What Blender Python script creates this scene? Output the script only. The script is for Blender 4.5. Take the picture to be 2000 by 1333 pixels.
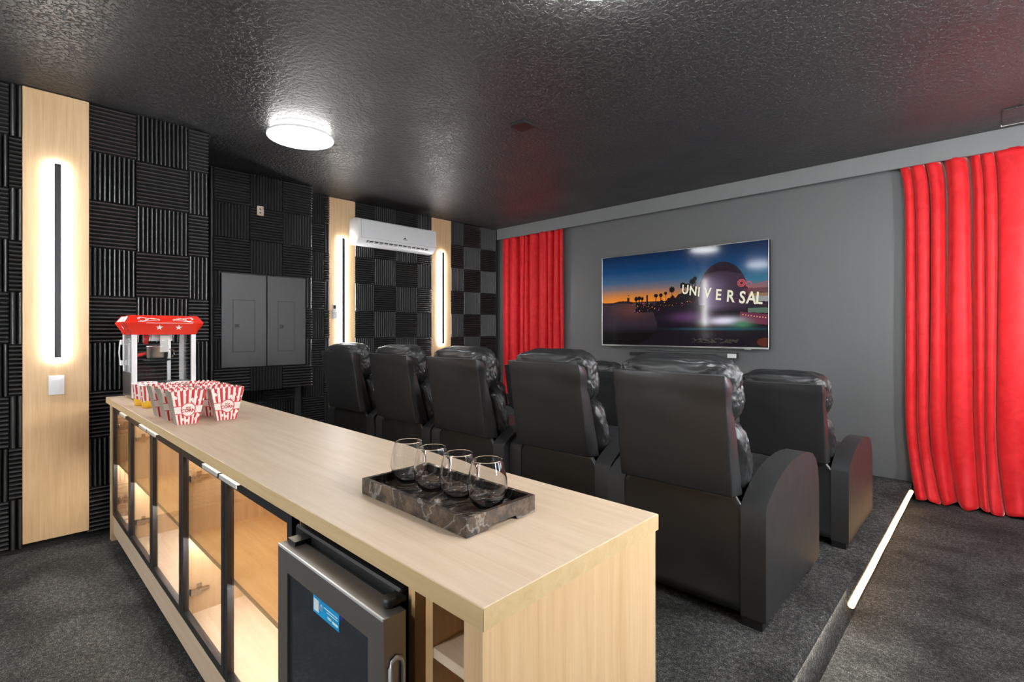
import bpy, bmesh, math, random
import numpy as np
from mathutils import Vector, Matrix, noise

random.seed(7)
for o in list(bpy.data.objects):
    bpy.data.objects.remove(o)
SC = bpy.context.scene
COL = SC.collection
PI = math.pi

# ------------------------------------------------------------------ camera, world, light levels, exposure
cam = bpy.data.cameras.new('camera')
cam_o = bpy.data.objects.new('camera', cam)
COL.objects.link(cam_o)
cam.sensor_width = 36.0
cam.lens = 983.0 / 2000.0 * 36.0
cam.shift_y = -19.5 / 2000.0
cam.clip_start = 0.02
cam_o.location = (0, 0, 1.305)
cam_o.rotation_euler = (PI / 2, 0, math.radians(43.87))
SC.camera = cam_o

w = bpy.data.worlds.new('room_world')
SC.world = w
w.use_nodes = True
w.node_tree.nodes['Background'].inputs[0].default_value = (0.5, 0.5, 0.52, 1)
w.node_tree.nodes['Background'].inputs[1].default_value = 0.05

LAMP = 27.0          # ceiling light diffusers
STRIP = 85.0          # wall light strips
ROPE = 8.0          # rope light on the platform
SCREEN = 0.9         # television picture
SC.view_settings.view_transform = 'Standard'
SC.view_settings.look = 'None'
SC.view_settings.gamma = 1.0
SC.view_settings.use_curve_mapping = False
SC.view_settings.exposure = 0.0
try:
    SC.cycles.max_bounces = 10
    SC.cycles.transparent_max_bounces = 24
    SC.cycles.transmission_bounces = 10
    SC.cycles.sample_clamp_indirect = 6.0
    SC.cycles.use_denoising = True
    SC.cycles.caustics_refractive = False
except Exception:
    pass

H = 2.745            # ceiling height


# ------------------------------------------------------------------ materials
def _mat(name):
    m = bpy.data.materials.new(name)
    m.use_nodes = True
    nt = m.node_tree
    b = nt.nodes['Principled BSDF']
    return m, nt, b


def N(nt, typ, **kw):
    n = nt.nodes.new(typ)
    for k, v in kw.items():
        if k.startswith('i_'):
            n.inputs[k[2:].replace('_', ' ')].default_value = v
        else:
            setattr(n, k, v)
    return n


def plain(name, col, rough=0.5, metal=0.0, spec=0.5, bump=0.0, bscale=200.0, emit=None, estr=0.0, coat=0.0, sheen=0.0):
    m, nt, b = _mat(name)
    b.inputs['Base Color'].default_value = (*col, 1)
    b.inputs['Roughness'].default_value = rough
    b.inputs['Metallic'].default_value = metal
    b.inputs['Specular IOR Level'].default_value = spec
    if coat:
        b.inputs['Coat Weight'].default_value = coat
        b.inputs['Coat Roughness'].default_value = 0.08
    if sheen:
        b.inputs['Sheen Weight'].default_value = sheen
        b.inputs['Sheen Roughness'].default_value = 0.4
        b.inputs['Sheen Tint'].default_value = (*[min(1, c + 0.25) for c in col], 1)
    if bump:
        tc = N(nt, 'ShaderNodeTexCoord')
        nz = N(nt, 'ShaderNodeTexNoise', i_Scale=bscale, i_Detail=4.0)
        bp = N(nt, 'ShaderNodeBump', i_Strength=bump, i_Distance=0.004)
        nt.links.new(tc.outputs['Object'], nz.inputs['Vector'])
        nt.links.new(nz.outputs['Fac'], bp.inputs['Height'])
        nt.links.new(bp.outputs['Normal'], b.inputs['Normal'])
    if emit:
        b.inputs['Emission Color'].default_value = (*emit, 1)
        b.inputs['Emission Strength'].default_value = estr
    return m


def emitter(name, col, s):
    m = bpy.data.materials.new(name)
    m.use_nodes = True
    nt = m.node_tree
    nt.nodes.clear()
    e = N(nt, 'ShaderNodeEmission')
    e.inputs[0].default_value = (*col, 1)
    e.inputs[1].default_value = s
    o = N(nt, 'ShaderNodeOutputMaterial')
    nt.links.new(e.outputs[0], o.inputs[0])
    return m


def ramp(nt, stops):
    r = N(nt, 'ShaderNodeValToRGB')
    el = r.color_ramp.elements
    el[0].position, el[0].color = stops[0][0], (*stops[0][1], 1)
    el[1].position, el[1].color = stops[-1][0], (*stops[-1][1], 1)
    for p, c in stops[1:-1]:
        e = el.new(p)
        e.color = (*c, 1)
    return r


def wood(name, axis, c1, c2, rough=0.42):
    """pale oak laminate, grain running along AXIS"""
    m, nt, b = _mat(name)
    tc = N(nt, 'ShaderNodeTexCoord')
    mp = N(nt, 'ShaderNodeMapping')
    sc = [26.0, 26.0, 26.0]
    sc['xyz'.index(axis)] = 1.3
    mp.inputs['Scale'].default_value = sc
    nz = N(nt, 'ShaderNodeTexNoise', i_Scale=1.6, i_Detail=6.0, i_Roughness=0.62, i_Distortion=0.6)
    mp2 = N(nt, 'ShaderNodeMapping')
    sc2 = [240.0, 240.0, 240.0]
    sc2['xyz'.index(axis)] = 7.0
    mp2.inputs['Scale'].default_value = sc2
    nz2 = N(nt, 'ShaderNodeTexNoise', i_Scale=1.0, i_Detail=2.0)
    mix = N(nt, 'ShaderNodeMath', operation='MULTIPLY_ADD')
    mix.inputs[1].default_value = 0.35
    r = ramp(nt, [(0.42, c2), (0.62, tuple((a + q) / 2 for a, q in zip(c1, c2))), (0.85, c1)])
    L = nt.links.new
    L(tc.outputs['Object'], mp.inputs['Vector'])
    L(mp.outputs[0], nz.inputs['Vector'])
    L(tc.outputs['Object'], mp2.inputs['Vector'])
    L(mp2.outputs[0], nz2.inputs['Vector'])
    L(nz2.outputs['Fac'], mix.inputs[0])
    L(nz.outputs['Fac'], mix.inputs[2])
    L(mix.outputs[0], r.inputs[0])
    L(r.outputs[0], b.inputs['Base Color'])
    b.inputs['Roughness'].default_value = rough
    bp = N(nt, 'ShaderNodeBump', i_Strength=0.05, i_Distance=0.001)
    L(nz2.outputs['Fac'], bp.inputs['Height'])
    L(bp.outputs[0], b.inputs['Normal'])
    return m


W1, W2 = (0.72, 0.555, 0.40), (0.615, 0.45, 0.295)
M = {}
M['wood_x'] = wood('oak_laminate_lengthwise', 'x', W1, W2)
M['wood_z'] = wood('oak_laminate_upright', 'z', W1, W2)
M['wood_panel'] = wood('oak_veneer_upright', 'z', (0.75, 0.52, 0.30), (0.61, 0.385, 0.19))
M['wood_side'] = wood('oak_laminate_inner_side', 'z', (0.70, 0.46, 0.22), (0.56, 0.34, 0.14))  # divider oak, deeper tone puts the slots' shade into the colour
M['edge'] = wood('oak_edge_band', 'x', (0.68, 0.50, 0.275), (0.58, 0.405, 0.20))  # countertop oak again, its yellower edge lighting put into the colour
M['wood_in'] = wood('oak_laminate_inside', 'x', (0.74, 0.46, 0.20), (0.60, 0.34, 0.125))  # same oak, orange bounced light of the interiors put into the colour
M['foam'] = plain('black_acoustic_foam', (0.046, 0.046, 0.047), 0.31, spec=1.0, bump=0.25, bscale=260)
M['wall_black'] = plain('black_wall_paint', (0.03, 0.03, 0.031), 0.7, bump=0.2, bscale=90)
M['leather'] = None
M['metal_dark'] = plain('painted_panel_metal', (0.040, 0.041, 0.042), 0.40, bump=0.12, bscale=60)
M['black_metal'] = plain('black_aluminium', (0.018, 0.018, 0.02), 0.35, spec=0.6)
M['black_plastic'] = plain('black_plastic', (0.012, 0.012, 0.013), 0.4)
M['white_plastic'] = plain('white_plastic', (0.80, 0.80, 0.80), 0.3)
M['ac_panel'] = plain('pale_grey_gloss_panel', (0.78, 0.79, 0.80), 0.12, coat=0.3)
M['steel'] = plain('brushed_steel', (0.62, 0.61, 0.60), 0.28, metal=1.0)
M['dark_steel'] = plain('dark_brushed_steel', (0.34, 0.31, 0.285), 0.38, metal=0.85)
M['chrome'] = plain('polished_chrome', (0.85, 0.85, 0.86), 0.08, metal=1.0)
M['alu'] = plain('white_aluminium_pull', (0.88, 0.87, 0.85), 0.3, metal=0.5)
M['red_paint'] = plain('red_gloss_paint', (0.80, 0.028, 0.012), 0.2, coat=0.4)
M['white_paint'] = plain('white_gloss_paint', (0.82, 0.82, 0.82), 0.3)
M['white_ink'] = plain('white_print', (0.9, 0.88, 0.85), 0.4)
M['red_plastic'] = plain('red_plastic', (0.62, 0.02, 0.02), 0.3)
M['red_ink'] = plain('red_print', (0.55, 0.03, 0.05), 0.5)
M['dark_ink'] = plain('dark_print', (0.03, 0.03, 0.035), 0.5)
M['card'] = plain('plain_white_card', (0.30, 0.245, 0.19), 0.6)  # brown-grey tone for unprinted card
M['blue_label'] = plain('cyan_sticker', (0.01, 0.36, 0.72), 0.3)
M['violet_label'] = plain('violet_film', (0.02, 0.04, 0.22), 0.2)
M['beige'] = plain('beige_plastic', (0.52, 0.44, 0.36), 0.4)
M['lamp'] = emitter('lamp_diffuser', (0.96, 0.985, 1.0), LAMP)
M['lamp_rear'] = emitter('lamp_diffuser_rear', (0.96, 0.985, 1.0), LAMP * 1.1)  # for the added rear ceiling lights
M['strip_far'] = emitter('light_strip_diffuser_far', (0.95, 0.98, 1.0), STRIP * 3.6)  # only for the wall lights added out of view
M['led'] = emitter('cabinet_light', (1.0, 0.97, 0.92), 180.0)  # added strips, no such fitting seen, they brighten the cabinet insides
M['led_low'] = emitter('cabinet_light_low', (1.0, 0.90, 0.74), 85.0)
M['strip_soft'] = emitter('light_strip_diffuser_soft', (0.95, 0.98, 1.0), 50.0)
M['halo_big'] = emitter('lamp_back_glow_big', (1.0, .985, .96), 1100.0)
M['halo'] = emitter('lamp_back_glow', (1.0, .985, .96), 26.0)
M['strip'] = emitter('light_strip_diffuser', (0.95, 0.98, 1.0), STRIP)
M['rope'] = emitter('rope_light_tube', (1.0, 0.60, 0.25), ROPE)
M['rope_low'] = emitter('rope_light_low', (1.0, 0.93, 0.82), 170.0)
M['wall_grey'] = plain('grey_textured_wall_paint', (0.115, 0.116, 0.118), 0.5, bump=0.35, bscale=130)
M['valance'] = plain('grey_valance_board', (0.18, 0.182, 0.185), 0.5, bump=0.15, bscale=120)


def mk_leather(name='black_bonded_leather', r0=.28, r1=.40, sp=.6):
    m, nt, b = _mat(name)
    tc = N(nt, 'ShaderNodeTexCoord')
    v = N(nt, 'ShaderNodeTexVoronoi', i_Scale=420.0)
    nz = N(nt, 'ShaderNodeTexNoise', i_Scale=9.0, i_Detail=5.0)
    ad = N(nt, 'ShaderNodeMath', operation='MULTIPLY_ADD')
    ad.inputs[1].default_value = 0.04
    bp = N(nt, 'ShaderNodeBump', i_Strength=0.22, i_Distance=0.008)
    L = nt.links.new
    L(tc.outputs['Object'], v.inputs['Vector'])
    L(tc.outputs['Object'], nz.inputs['Vector'])
    L(v.outputs['Distance'], ad.inputs[0])
    L(nz.outputs['Fac'], ad.inputs[2])
    L(ad.outputs[0], bp.inputs['Height'])
    L(bp.outputs[0], b.inputs['Normal'])
    b.inputs['Base Color'].default_value = (0.023, 0.023, 0.0235, 1)
    r = N(nt, 'ShaderNodeMapRange')
    r.inputs['To Min'].default_value = r0
    r.inputs['To Max'].default_value = r1
    L(nz.outputs['Fac'], r.inputs['Value'])
    L(r.outputs[0], b.inputs['Roughness'])
    b.inputs['Specular IOR Level'].default_value = sp
    return m


M['leather'] = mk_leather()
M['leather_arm'] = mk_leather('black_smooth_leather', .46, .54, .42)


def mk_carpet():
    m, nt, b = _mat('charcoal_cut_pile_carpet')
    tc = N(nt, 'ShaderNodeTexCoord')
    fine = N(nt, 'ShaderNodeTexNoise', i_Scale=240.0, i_Detail=3.0, i_Roughness=0.7)
    mid = N(nt, 'ShaderNodeTexNoise', i_Scale=60.0, i_Detail=2.0)
    big = N(nt, 'ShaderNodeTexNoise', i_Scale=3.2, i_Detail=3.0, i_Distortion=0.8)
    r1 = ramp(nt, [(0.30, (0.010, 0.010, 0.010)), (0.52, (0.042, 0.041, 0.040)), (0.75, (0.20, 0.195, 0.185))])
    r2 = ramp(nt, [(0.35, (0.62, 0.62, 0.62)), (0.65, (1.35, 1.35, 1.35))])
    mx = N(nt, 'ShaderNodeMath', operation='MULTIPLY_ADD')
    mx.inputs[1].default_value = 0.4
    mul = N(nt, 'ShaderNodeMix', data_type='RGBA', blend_type='MULTIPLY')
    mul.inputs[0].default_value = 1.0
    sub = N(nt, 'ShaderNodeMath', operation='SUBTRACT')
    sub.inputs[1].default_value = 0.2
    L = nt.links.new
    for n in (fine, mid, big):
        L(tc.outputs['Object'], n.inputs['Vector'])
    L(mid.outputs['Fac'], mx.inputs[0])
    L(fine.outputs['Fac'], mx.inputs[2])
    L(mx.outputs[0], sub.inputs[0])
    L(sub.outputs[0], r1.inputs[0])
    L(big.outputs['Fac'], r2.inputs[0])
    L(r1.outputs[0], mul.inputs[6])
    L(r2.outputs[0], mul.inputs[7])
    L(mul.outputs[2], b.inputs['Base Color'])
    b.inputs['Roughness'].default_value = 0.95
    b.inputs['Specular IOR Level'].default_value = 0.15
    bp = N(nt, 'ShaderNodeBump', i_Strength=0.8, i_Distance=0.006)
    L(fine.outputs['Fac'], bp.inputs['Height'])
    L(bp.outputs[0], b.inputs['Normal'])
    return m


M['carpet'] = mk_carpet()


def mk_ceiling():
    m, nt, b = _mat('black_knockdown_ceiling')
    tc = N(nt, 'ShaderNodeTexCoord')
    nz = N(nt, 'ShaderNodeTexNoise', i_Scale=42.0, i_Detail=3.0, i_Roughness=0.55)
    r = ramp(nt, [(0.46, (0, 0, 0)), (0.56, (1, 1, 1))])
    v = N(nt, 'ShaderNodeTexNoise', i_Scale=160.0, i_Detail=2.0)
    ad = N(nt, 'ShaderNodeMath', operation='MULTIPLY_ADD')
    ad.inputs[1].default_value = 0.25
    bp = N(nt, 'ShaderNodeBump', i_Strength=0.8, i_Distance=0.008)
    big = N(nt, 'ShaderNodeTexNoise', i_Scale=2.2, i_Detail=2.0)
    rr = N(nt, 'ShaderNodeMapRange')
    rr.inputs['To Min'].default_value = 0.30
    rr.inputs['To Max'].default_value = 0.52
    L = nt.links.new
    for n in (nz, v, big):
        L(tc.outputs['Object'], n.inputs['Vector'])
    L(nz.outputs['Fac'], r.inputs[0])
    L(v.outputs['Fac'], ad.inputs[0])
    L(r.outputs[0], ad.inputs[2])
    L(ad.outputs[0], bp.inputs['Height'])
    L(bp.outputs[0], b.inputs['Normal'])
    L(big.outputs['Fac'], rr.inputs['Value'])
    L(rr.outputs[0], b.inputs['Roughness'])
    b.inputs['Base Color'].default_value = (0.038, 0.038, 0.039, 1)
    b.inputs['Specular IOR Level'].default_value = 0.5
    return m


M['ceiling'] = mk_ceiling()


def mk_velvet():
    m, nt, b = _mat('red_velvet')
    tc = N(nt, 'ShaderNodeTexCoord')
    nz = N(nt, 'ShaderNodeTexNoise', i_Scale=14.0, i_Detail=4.0, i_Distortion=0.6)
    r = ramp(nt, [(0.35, (0.60, 0.008, 0.013)), (0.65, (0.72, 0.020, 0.026))])
    L = nt.links.new
    L(tc.outputs['Object'], nz.inputs['Vector'])
    L(nz.outputs['Fac'], r.inputs[0])
    L(r.outputs[0], b.inputs['Base Color'])
    b.inputs['Roughness'].default_value = 0.55
    b.inputs['Specular IOR Level'].default_value = 0.25
    b.inputs['Sheen Weight'].default_value = 1.0
    b.inputs['Sheen Roughness'].default_value = 0.35
    b.inputs['Sheen Tint'].default_value = (1.0, 0.32, 0.30, 1)
    bp = N(nt, 'ShaderNodeBump', i_Strength=0.12, i_Distance=0.006)
    L(nz.outputs['Fac'], bp.inputs['Height'])
    L(bp.outputs[0], b.inputs['Normal'])
    return m


M['velvet'] = mk_velvet()


def mk_marble():
    m, nt, b = _mat('dark_emperador_marble')
    tc = N(nt, 'ShaderNodeTexCoord')
    n1 = N(nt, 'ShaderNodeTexNoise', i_Scale=4.5, i_Detail=7.0, i_Distortion=1.6)
    n2 = N(nt, 'ShaderNodeTexNoise', i_Scale=32.0, i_Detail=5.0, i_Roughness=0.7)
    r1 = ramp(nt, [(0.0, (0.016, 0.014, 0.013)), (0.478, (0.030, 0.024, 0.021)), (0.493, (0.20, 0.185, 0.17)), (0.51, (0.030, 0.024, 0.020)), (1.0, (0.05, 0.032, 0.022))])
    r2 = ramp(nt, [(0.42, (0.0, 0.0, 0.0)), (0.70, (0.17, 0.105, 0.065))])
    mx = N(nt, 'ShaderNodeMix', data_type='RGBA', blend_type='ADD')
    mx.inputs[0].default_value = 0.7
    L = nt.links.new
    L(tc.outputs['Object'], n1.inputs['Vector'])
    L(tc.outputs['Object'], n2.inputs['Vector'])
    L(n1.outputs['Fac'], r1.inputs[0])
    L(n2.outputs['Fac'], r2.inputs[0])
    L(r1.outputs[0], mx.inputs[6])
    L(r2.outputs[0], mx.inputs[7])
    L(mx.outputs[2], b.inputs['Base Color'])
    b.inputs['Roughness'].default_value = 0.12
    return m


M['marble'] = mk_marble()


def mk_pane(name, tint=(1, 1, 1), rough=0.0):
    """thin window glass: clear with fresnel reflection"""
    m = bpy.data.materials.new(name)
    m.use_nodes = True
    nt = m.node_tree
    nt.nodes.clear()
    t = N(nt, 'ShaderNodeBsdfTransparent')
    t.inputs[0].default_value = (*tint, 1)
    g = N(nt, 'ShaderNodeBsdfGlossy')
    g.inputs['Roughness'].default_value = rough
    fr = N(nt, 'ShaderNodeFresnel')
    ge = N(nt, 'ShaderNodeNewGeometry')
    mr = N(nt, 'ShaderNodeMapRange')
    mr.inputs['To Min'].default_value = 1.45
    mr.inputs['To Max'].default_value = 1 / 1.45
    nt.links.new(ge.outputs['Backfacing'], mr.inputs['Value'])
    nt.links.new(mr.outputs[0], fr.inputs['IOR'])
    mx = N(nt, 'ShaderNodeMixShader')
    o = N(nt, 'ShaderNodeOutputMaterial')
    L = nt.links.new
    L(fr.outputs[0], mx.inputs[0])
    L(t.outputs[0], mx.inputs[1])
    L(g.outputs[0], mx.inputs[2])
    L(mx.outputs[0], o.inputs[0])
    return m


M['pane'] = mk_pane('clear_door_glass', (0.97, 0.97, 0.96))
M['pane_pop'] = mk_pane('clear_acrylic', (0.96, 0.97, 0.97))
M['fridge_glass'] = plain('smoked_door_glass', (0.030, 0.034, 0.040), 0.04, coat=0.0, bump=0.0)


def mk_glass():
    m, nt, b = _mat('clear_tumbler_glass')
    b.inputs['Base Color'].default_value = (1, 1, 1, 1)
    b.inputs['Roughness'].default_value = 0.0
    b.inputs['IOR'].default_value = 1.48
    b.inputs['Transmission Weight'].default_value = 1.0
    return m


M['glass'] = mk_glass()


def mk_popcorn(name, mode):
    """printed card; UV: u around a face, v up"""
    m, nt, b = _mat(name)
    L = nt.links.new
    uv = N(nt, 'ShaderNodeUVMap')
    sp = N(nt, 'ShaderNodeSeparateXYZ')
    L(uv.outputs[0], sp.inputs[0])
    nz = N(nt, 'ShaderNodeTexNoise', i_Scale=9.0, i_Detail=1.0)
    L(uv.outputs[0], nz.inputs['Vector'])

    def mth(op, a, bb=None, c=None):
        n = N(nt, 'ShaderNodeMath', operation=op)
        for i, x in enumerate((a, bb, c)):
            if x is None:
                continue
            if isinstance(x, (int, float)):
                n.inputs[i].default_value = x
            else:
                L(x, n.inputs[i])
        return n.outputs[0]
    U, V = sp.outputs[0], sp.outputs[1]
    ns = 6.0 if mode != 'cup' else 7.0
    s = mth('FRACT', mth('MULTIPLY', U, ns))
    stripe = mth('GREATER_THAN', s, 0.48)
    # popcorn blobs eating into the stripes
    vo = N(nt, 'ShaderNodeTexVoronoi', i_Scale=7.0)
    L(uv.outputs[0], vo.inputs['Vector'])
    blob = mth('LESS_THAN', vo.outputs['Distance'], 0.33)
    red = mth('MULTIPLY', stripe, mth('SUBTRACT', 1.0, blob))
    if mode == 'box':
        band = mth('MULTIPLY', mth('GREATER_THAN', V, 0.32), mth('LESS_THAN', V, 0.58))
        red = mth('MULTIPLY', red, mth('SUBTRACT', 1.0, band))
        ln = mth('LESS_THAN', mth('ABSOLUTE', mth('SUBTRACT', V, 0.33)), 0.012)
        ln2 = mth('LESS_THAN', mth('ABSOLUTE', mth('SUBTRACT', V, 0.57)), 0.012)
        red = mth('MAXIMUM', red, mth('MAXIMUM', ln, ln2))
        # oval badge: white disc with a red outline
        du = mth('MULTIPLY', mth('SUBTRACT', U, 0.5), 1.0)
        dv = mth('MULTIPLY', mth('SUBTRACT', V, 0.45), 1.25)
        d = mth('SQRT', mth('ADD', mth('MULTIPLY', du, du), mth('MULTIPLY', dv, dv)))
        red = mth('MULTIPLY', red, mth('GREATER_THAN', d, 0.275))
        ring = mth('LESS_THAN', mth('ABSOLUTE', mth('SUBTRACT', d, 0.258)), 0.015)
        red = mth('MAXIMUM', red, ring)
    mixc = N(nt, 'ShaderNodeMix', data_type='RGBA')
    mixc.inputs[6].default_value = (0.86, 0.80, 0.74, 1)
    mixc.inputs[7].default_value = (0.60, 0.025, 0.030, 1)
    L(red, mixc.inputs[0])
    out = mixc.outputs[2]
    if mode == 'cup':
        yel = mth('LESS_THAN', mth('ADD', V, mth('MULTIPLY', mth('SUBTRACT', nz.outputs['Fac'], 0.5), 0.35)), 0.30)
        m2 = N(nt, 'ShaderNodeMix', data_type='RGBA')
        m2.inputs[7].default_value = (0.88, 0.50, 0.03, 1)
        L(yel, m2.inputs[0])
        L(out, m2.inputs[6])
        out = m2.outputs[2]
    L(out, b.inputs['Base Color'])
    b.inputs['Roughness'].default_value = 0.45
    return m


M['pop_box'] = mk_popcorn('printed_popcorn_card', 'box')
M['pop_side'] = mk_popcorn('printed_popcorn_side', 'side')
M['pop_cup'] = mk_popcorn('printed_paper_cup', 'cup')


# ------------------------------------------------------------------ object helpers
def tag(o, label=None, cat=None, group=None, kind=None):
    if label:
        o['label'] = label
    if cat:
        o['category'] = cat
    if group:
        o['group'] = group
    if kind:
        o['kind'] = kind
    return o


def thing(name, label, cat, loc=(0, 0, 0), rz=0.0, group=None):
    o = bpy.data.objects.new(name, None)
    o.empty_display_size = 0.1
    COL.objects.link(o)
    o.location = loc
    o.rotation_euler = (0, 0, rz)
    return tag(o, label, cat, group)


def link(name, me, mat, parent=None, label=None):
    o = bpy.data.objects.new(name, me)
    COL.objects.link(o)
    if mat is not None and len(me.materials) == 0:
        for mm in (mat if isinstance(mat, (list, tuple)) else [mat]):
            me.materials.append(mm)
    if parent is not None:
        o.parent = parent
    if label:
        o['label'] = label
    return o


class MB:
    """collects shapes into one mesh"""

    def __init__(self):
        self.bm = bmesh.new()

    def _xf(self, vs, mtx):
        if mtx is not None:
            for v in vs:
                v.co = mtx @ v.co

    def box(self, x0, x1, y0, y1, z0, z1, bev=0.0, seg=2, mtx=None, mi=0):
        b = bmesh.new()
        vs = [b.verts.new((x, y, z)) for x in (x0, x1) for y in (y0, y1) for z in (z0, z1)]
        for f in ((0, 1, 3, 2), (4, 6, 7, 5), (0, 4, 5, 1), (2, 3, 7, 6), (0, 2, 6, 4), (1, 5, 7, 3)):
            b.faces.new([vs[i] for i in f])
        if bev > 0:
            bmesh.ops.bevel(b, geom=list(b.edges), offset=bev, segments=seg, affect='EDGES', profile=0.6)
        self.merge(b, mtx, mi)
        return self

    def merge(self, b, mtx=None, mi=0):
        mp = {}
        for v in b.verts:
            mp[v] = self.bm.verts.new(mtx @ v.co if mtx is not None else v.co)
        for f in b.faces:
            try:
                nf = self.bm.faces.new([mp[v] for v in f.verts])
                nf.material_index = mi
                nf.smooth = f.smooth
            except ValueError:
                pass
        b.free()

    def cyl(self, p0, p1, r0, r1=None, n=20, cap=True, mi=0):
        r1 = r0 if r1 is None else r1
        p0, p1 = Vector(p0), Vector(p1)
        d = (p1 - p0).normalized()
        a = d.orthogonal().normalized()
        c = d.cross(a)
        A = [self.bm.verts.new(p0 + (a * math.cos(t) + c * math.sin(t)) * r0) for t in (2 * PI * i / n for i in range(n))]
        B = [self.bm.verts.new(p1 + (a * math.cos(t) + c * math.sin(t)) * r1) for t in (2 * PI * i / n for i in range(n))]
        for i in range(n):
            f = self.bm.faces.new((A[i], A[(i + 1) % n], B[(i + 1) % n], B[i]))
            f.smooth = True
            f.material_index = mi
        if cap:
            self.bm.faces.new(A[::-1]).material_index = mi
            self.bm.faces.new(B).material_index = mi
        return self

    def tube(self, pts, r, n=10, cap=True, flat=None):
        pts = [Vector(p) for p in pts]
        rings = []
        for i, p in enumerate(pts):
            d = (pts[min(i + 1, len(pts) - 1)] - pts[max(i - 1, 0)]).normalized()
            up = flat if flat is not None else Vector((0.13, 0.21, 0.97))
            a = d.cross(up)
            if a.length < 1e-4:
                a = d.orthogonal()
            a.normalize()
            c = a.cross(d).normalized()
            k = 0.25 if flat is not None else 1.0
            rings.append([self.bm.verts.new(p + a * math.cos(t) * r + c * math.sin(t) * r * k) for t in (2 * PI * j / n for j in range(n))])
        for A, B in zip(rings, rings[1:]):
            for j in range(n):
                f = self.bm.faces.new((A[j], A[(j + 1) % n], B[(j + 1) % n], B[j]))
                f.smooth = True
        if cap:
            self.bm.faces.new(rings[0][::-1])
            self.bm.faces.new(rings[-1])
        return self

    def lathe(self, prof, n=40, close=False, c=(0, 0)):
        rings = []
        for r, z in prof:
            if r < 1e-6:
                rings.append([self.bm.verts.new((c[0], c[1], z))])
            else:
                rings.append([self.bm.verts.new((c[0] + r * math.cos(2 * PI * j / n), c[1] + r * math.sin(2 * PI * j / n), z)) for j in range(n)])
        for A, B in zip(rings, rings[1:]):
            for j in range(n):
                k = (j + 1) % n
                if len(A) == 1 and len(B) == 1:
                    continue
                if len(A) == 1:
                    f = self.bm.faces.new((A[0], B[k], B[j]))
                elif len(B) == 1:
                    f = self.bm.faces.new((A[j], A[k], B[0]))
                else:
                    f = self.bm.faces.new((A[j], A[k], B[k], B[j]))
                f.smooth = True
        return self

    def prism(self, poly, axis, a0, a1, bev=0.0, seg=2, mi=0, smooth=False):
        """poly: list of 2-D points in the plane across AXIS"""
        b = bmesh.new()

        def P(p, a):
            return {'x': (a, p[0], p[1]), 'y': (p[0], a, p[1]), 'z': (p[0], p[1], a)}[axis]
        A = [b.verts.new(P(p, a0)) for p in poly]
        B = [b.verts.new(P(p, a1)) for p in poly]
        n = len(poly)
        for i in range(n):
            f = b.faces.new((A[i], A[(i + 1) % n], B[(i + 1) % n], B[i]))
            f.smooth = smooth
        b.faces.new(A[::-1])
        b.faces.new(B)
        if bev:
            ed = [e for e in b.edges if len(e.link_faces) == 2 and e.calc_face_angle(0) > 0.6]
            bmesh.ops.bevel(b, geom=ed, offset=bev, segments=seg, affect='EDGES', profile=0.6)
        self.merge(b, None, mi)
        return self

    def mesh(self, name, smooth=None):
        bmesh.ops.recalc_face_normals(self.bm, faces=list(self.bm.faces))
        me = bpy.data.meshes.new(name)
        self.bm.to_mesh(me)
        self.bm.free()
        if smooth is not None:
            me.polygons.foreach_set('use_smooth', [True] * len(me.polygons))
            try:
                me.set_sharp_from_angle(angle=smooth)
            except Exception:
                pass
        return me

    def build(self, name, mat, parent=None, label=None, smooth=None):
        return link(name, self.mesh(name, smooth), mat, parent, label)


def boxo(name, dims, mat, parent=None, label=None, bev=0.0, seg=2):
    return MB().box(*dims, bev=bev, seg=seg).build(name, mat, parent, label, smooth=0.6 if bev else None)


def grid_mesh(name, P, smooth=True, uv=None, wrap=False):
    """P: (rows, cols, 3) array -> quad mesh"""
    r, c = P.shape[:2]
    me = bpy.data.meshes.new(name)
    idx = np.arange(r * c).reshape(r, c)
    a, b_, d, e = idx[:-1, :-1], idx[:-1, 1:], idx[1:, 1:], idx[1:, :-1]
    q = np.stack([a, b_, d, e], -1).reshape(-1, 4)
    me.from_pydata(P.reshape(-1, 3).tolist(), [], q.tolist())
    if smooth:
        me.polygons.foreach_set('use_smooth', [True] * len(me.polygons))
    return me


def text_mesh(txt, size, extr=0.0, align='CENTER', bold=0.0):
    cu = bpy.data.curves.new('lettering', 'FONT')
    cu.body = txt
    cu.size = size
    cu.extrude = extr
    cu.align_x = align
    cu.align_y = 'CENTER'
    cu.resolution_u = 3
    cu.offset = size * bold
    o = bpy.data.objects.new('lettering', cu)
    COL.objects.link(o)
    bpy.context.view_layer.update()
    dg = bpy.context.evaluated_depsgraph_get()
    me = bpy.data.meshes.new_from_object(o.evaluated_get(dg))
    bpy.data.objects.remove(o)
    bpy.data.curves.remove(cu)
    return me


def copy_tree(o, parent=None):
    c = o.copy()
    COL.objects.link(c)
    if parent is not None:
        c.parent = parent
    for ch in list(o.children):
        copy_tree(ch, c)
    return c


# ------------------------------------------------------------------ room shell
XL, XR = -4.155, -5.175      # near part of the side wall, set-back part
YR, YT = 1.107, 5.085        # where it sets back, wall behind the television
XE, YB = 0.80, -2.4          # unseen walls
ZT1, ZT2 = 0.25, 0.11        # platform tiers

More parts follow.
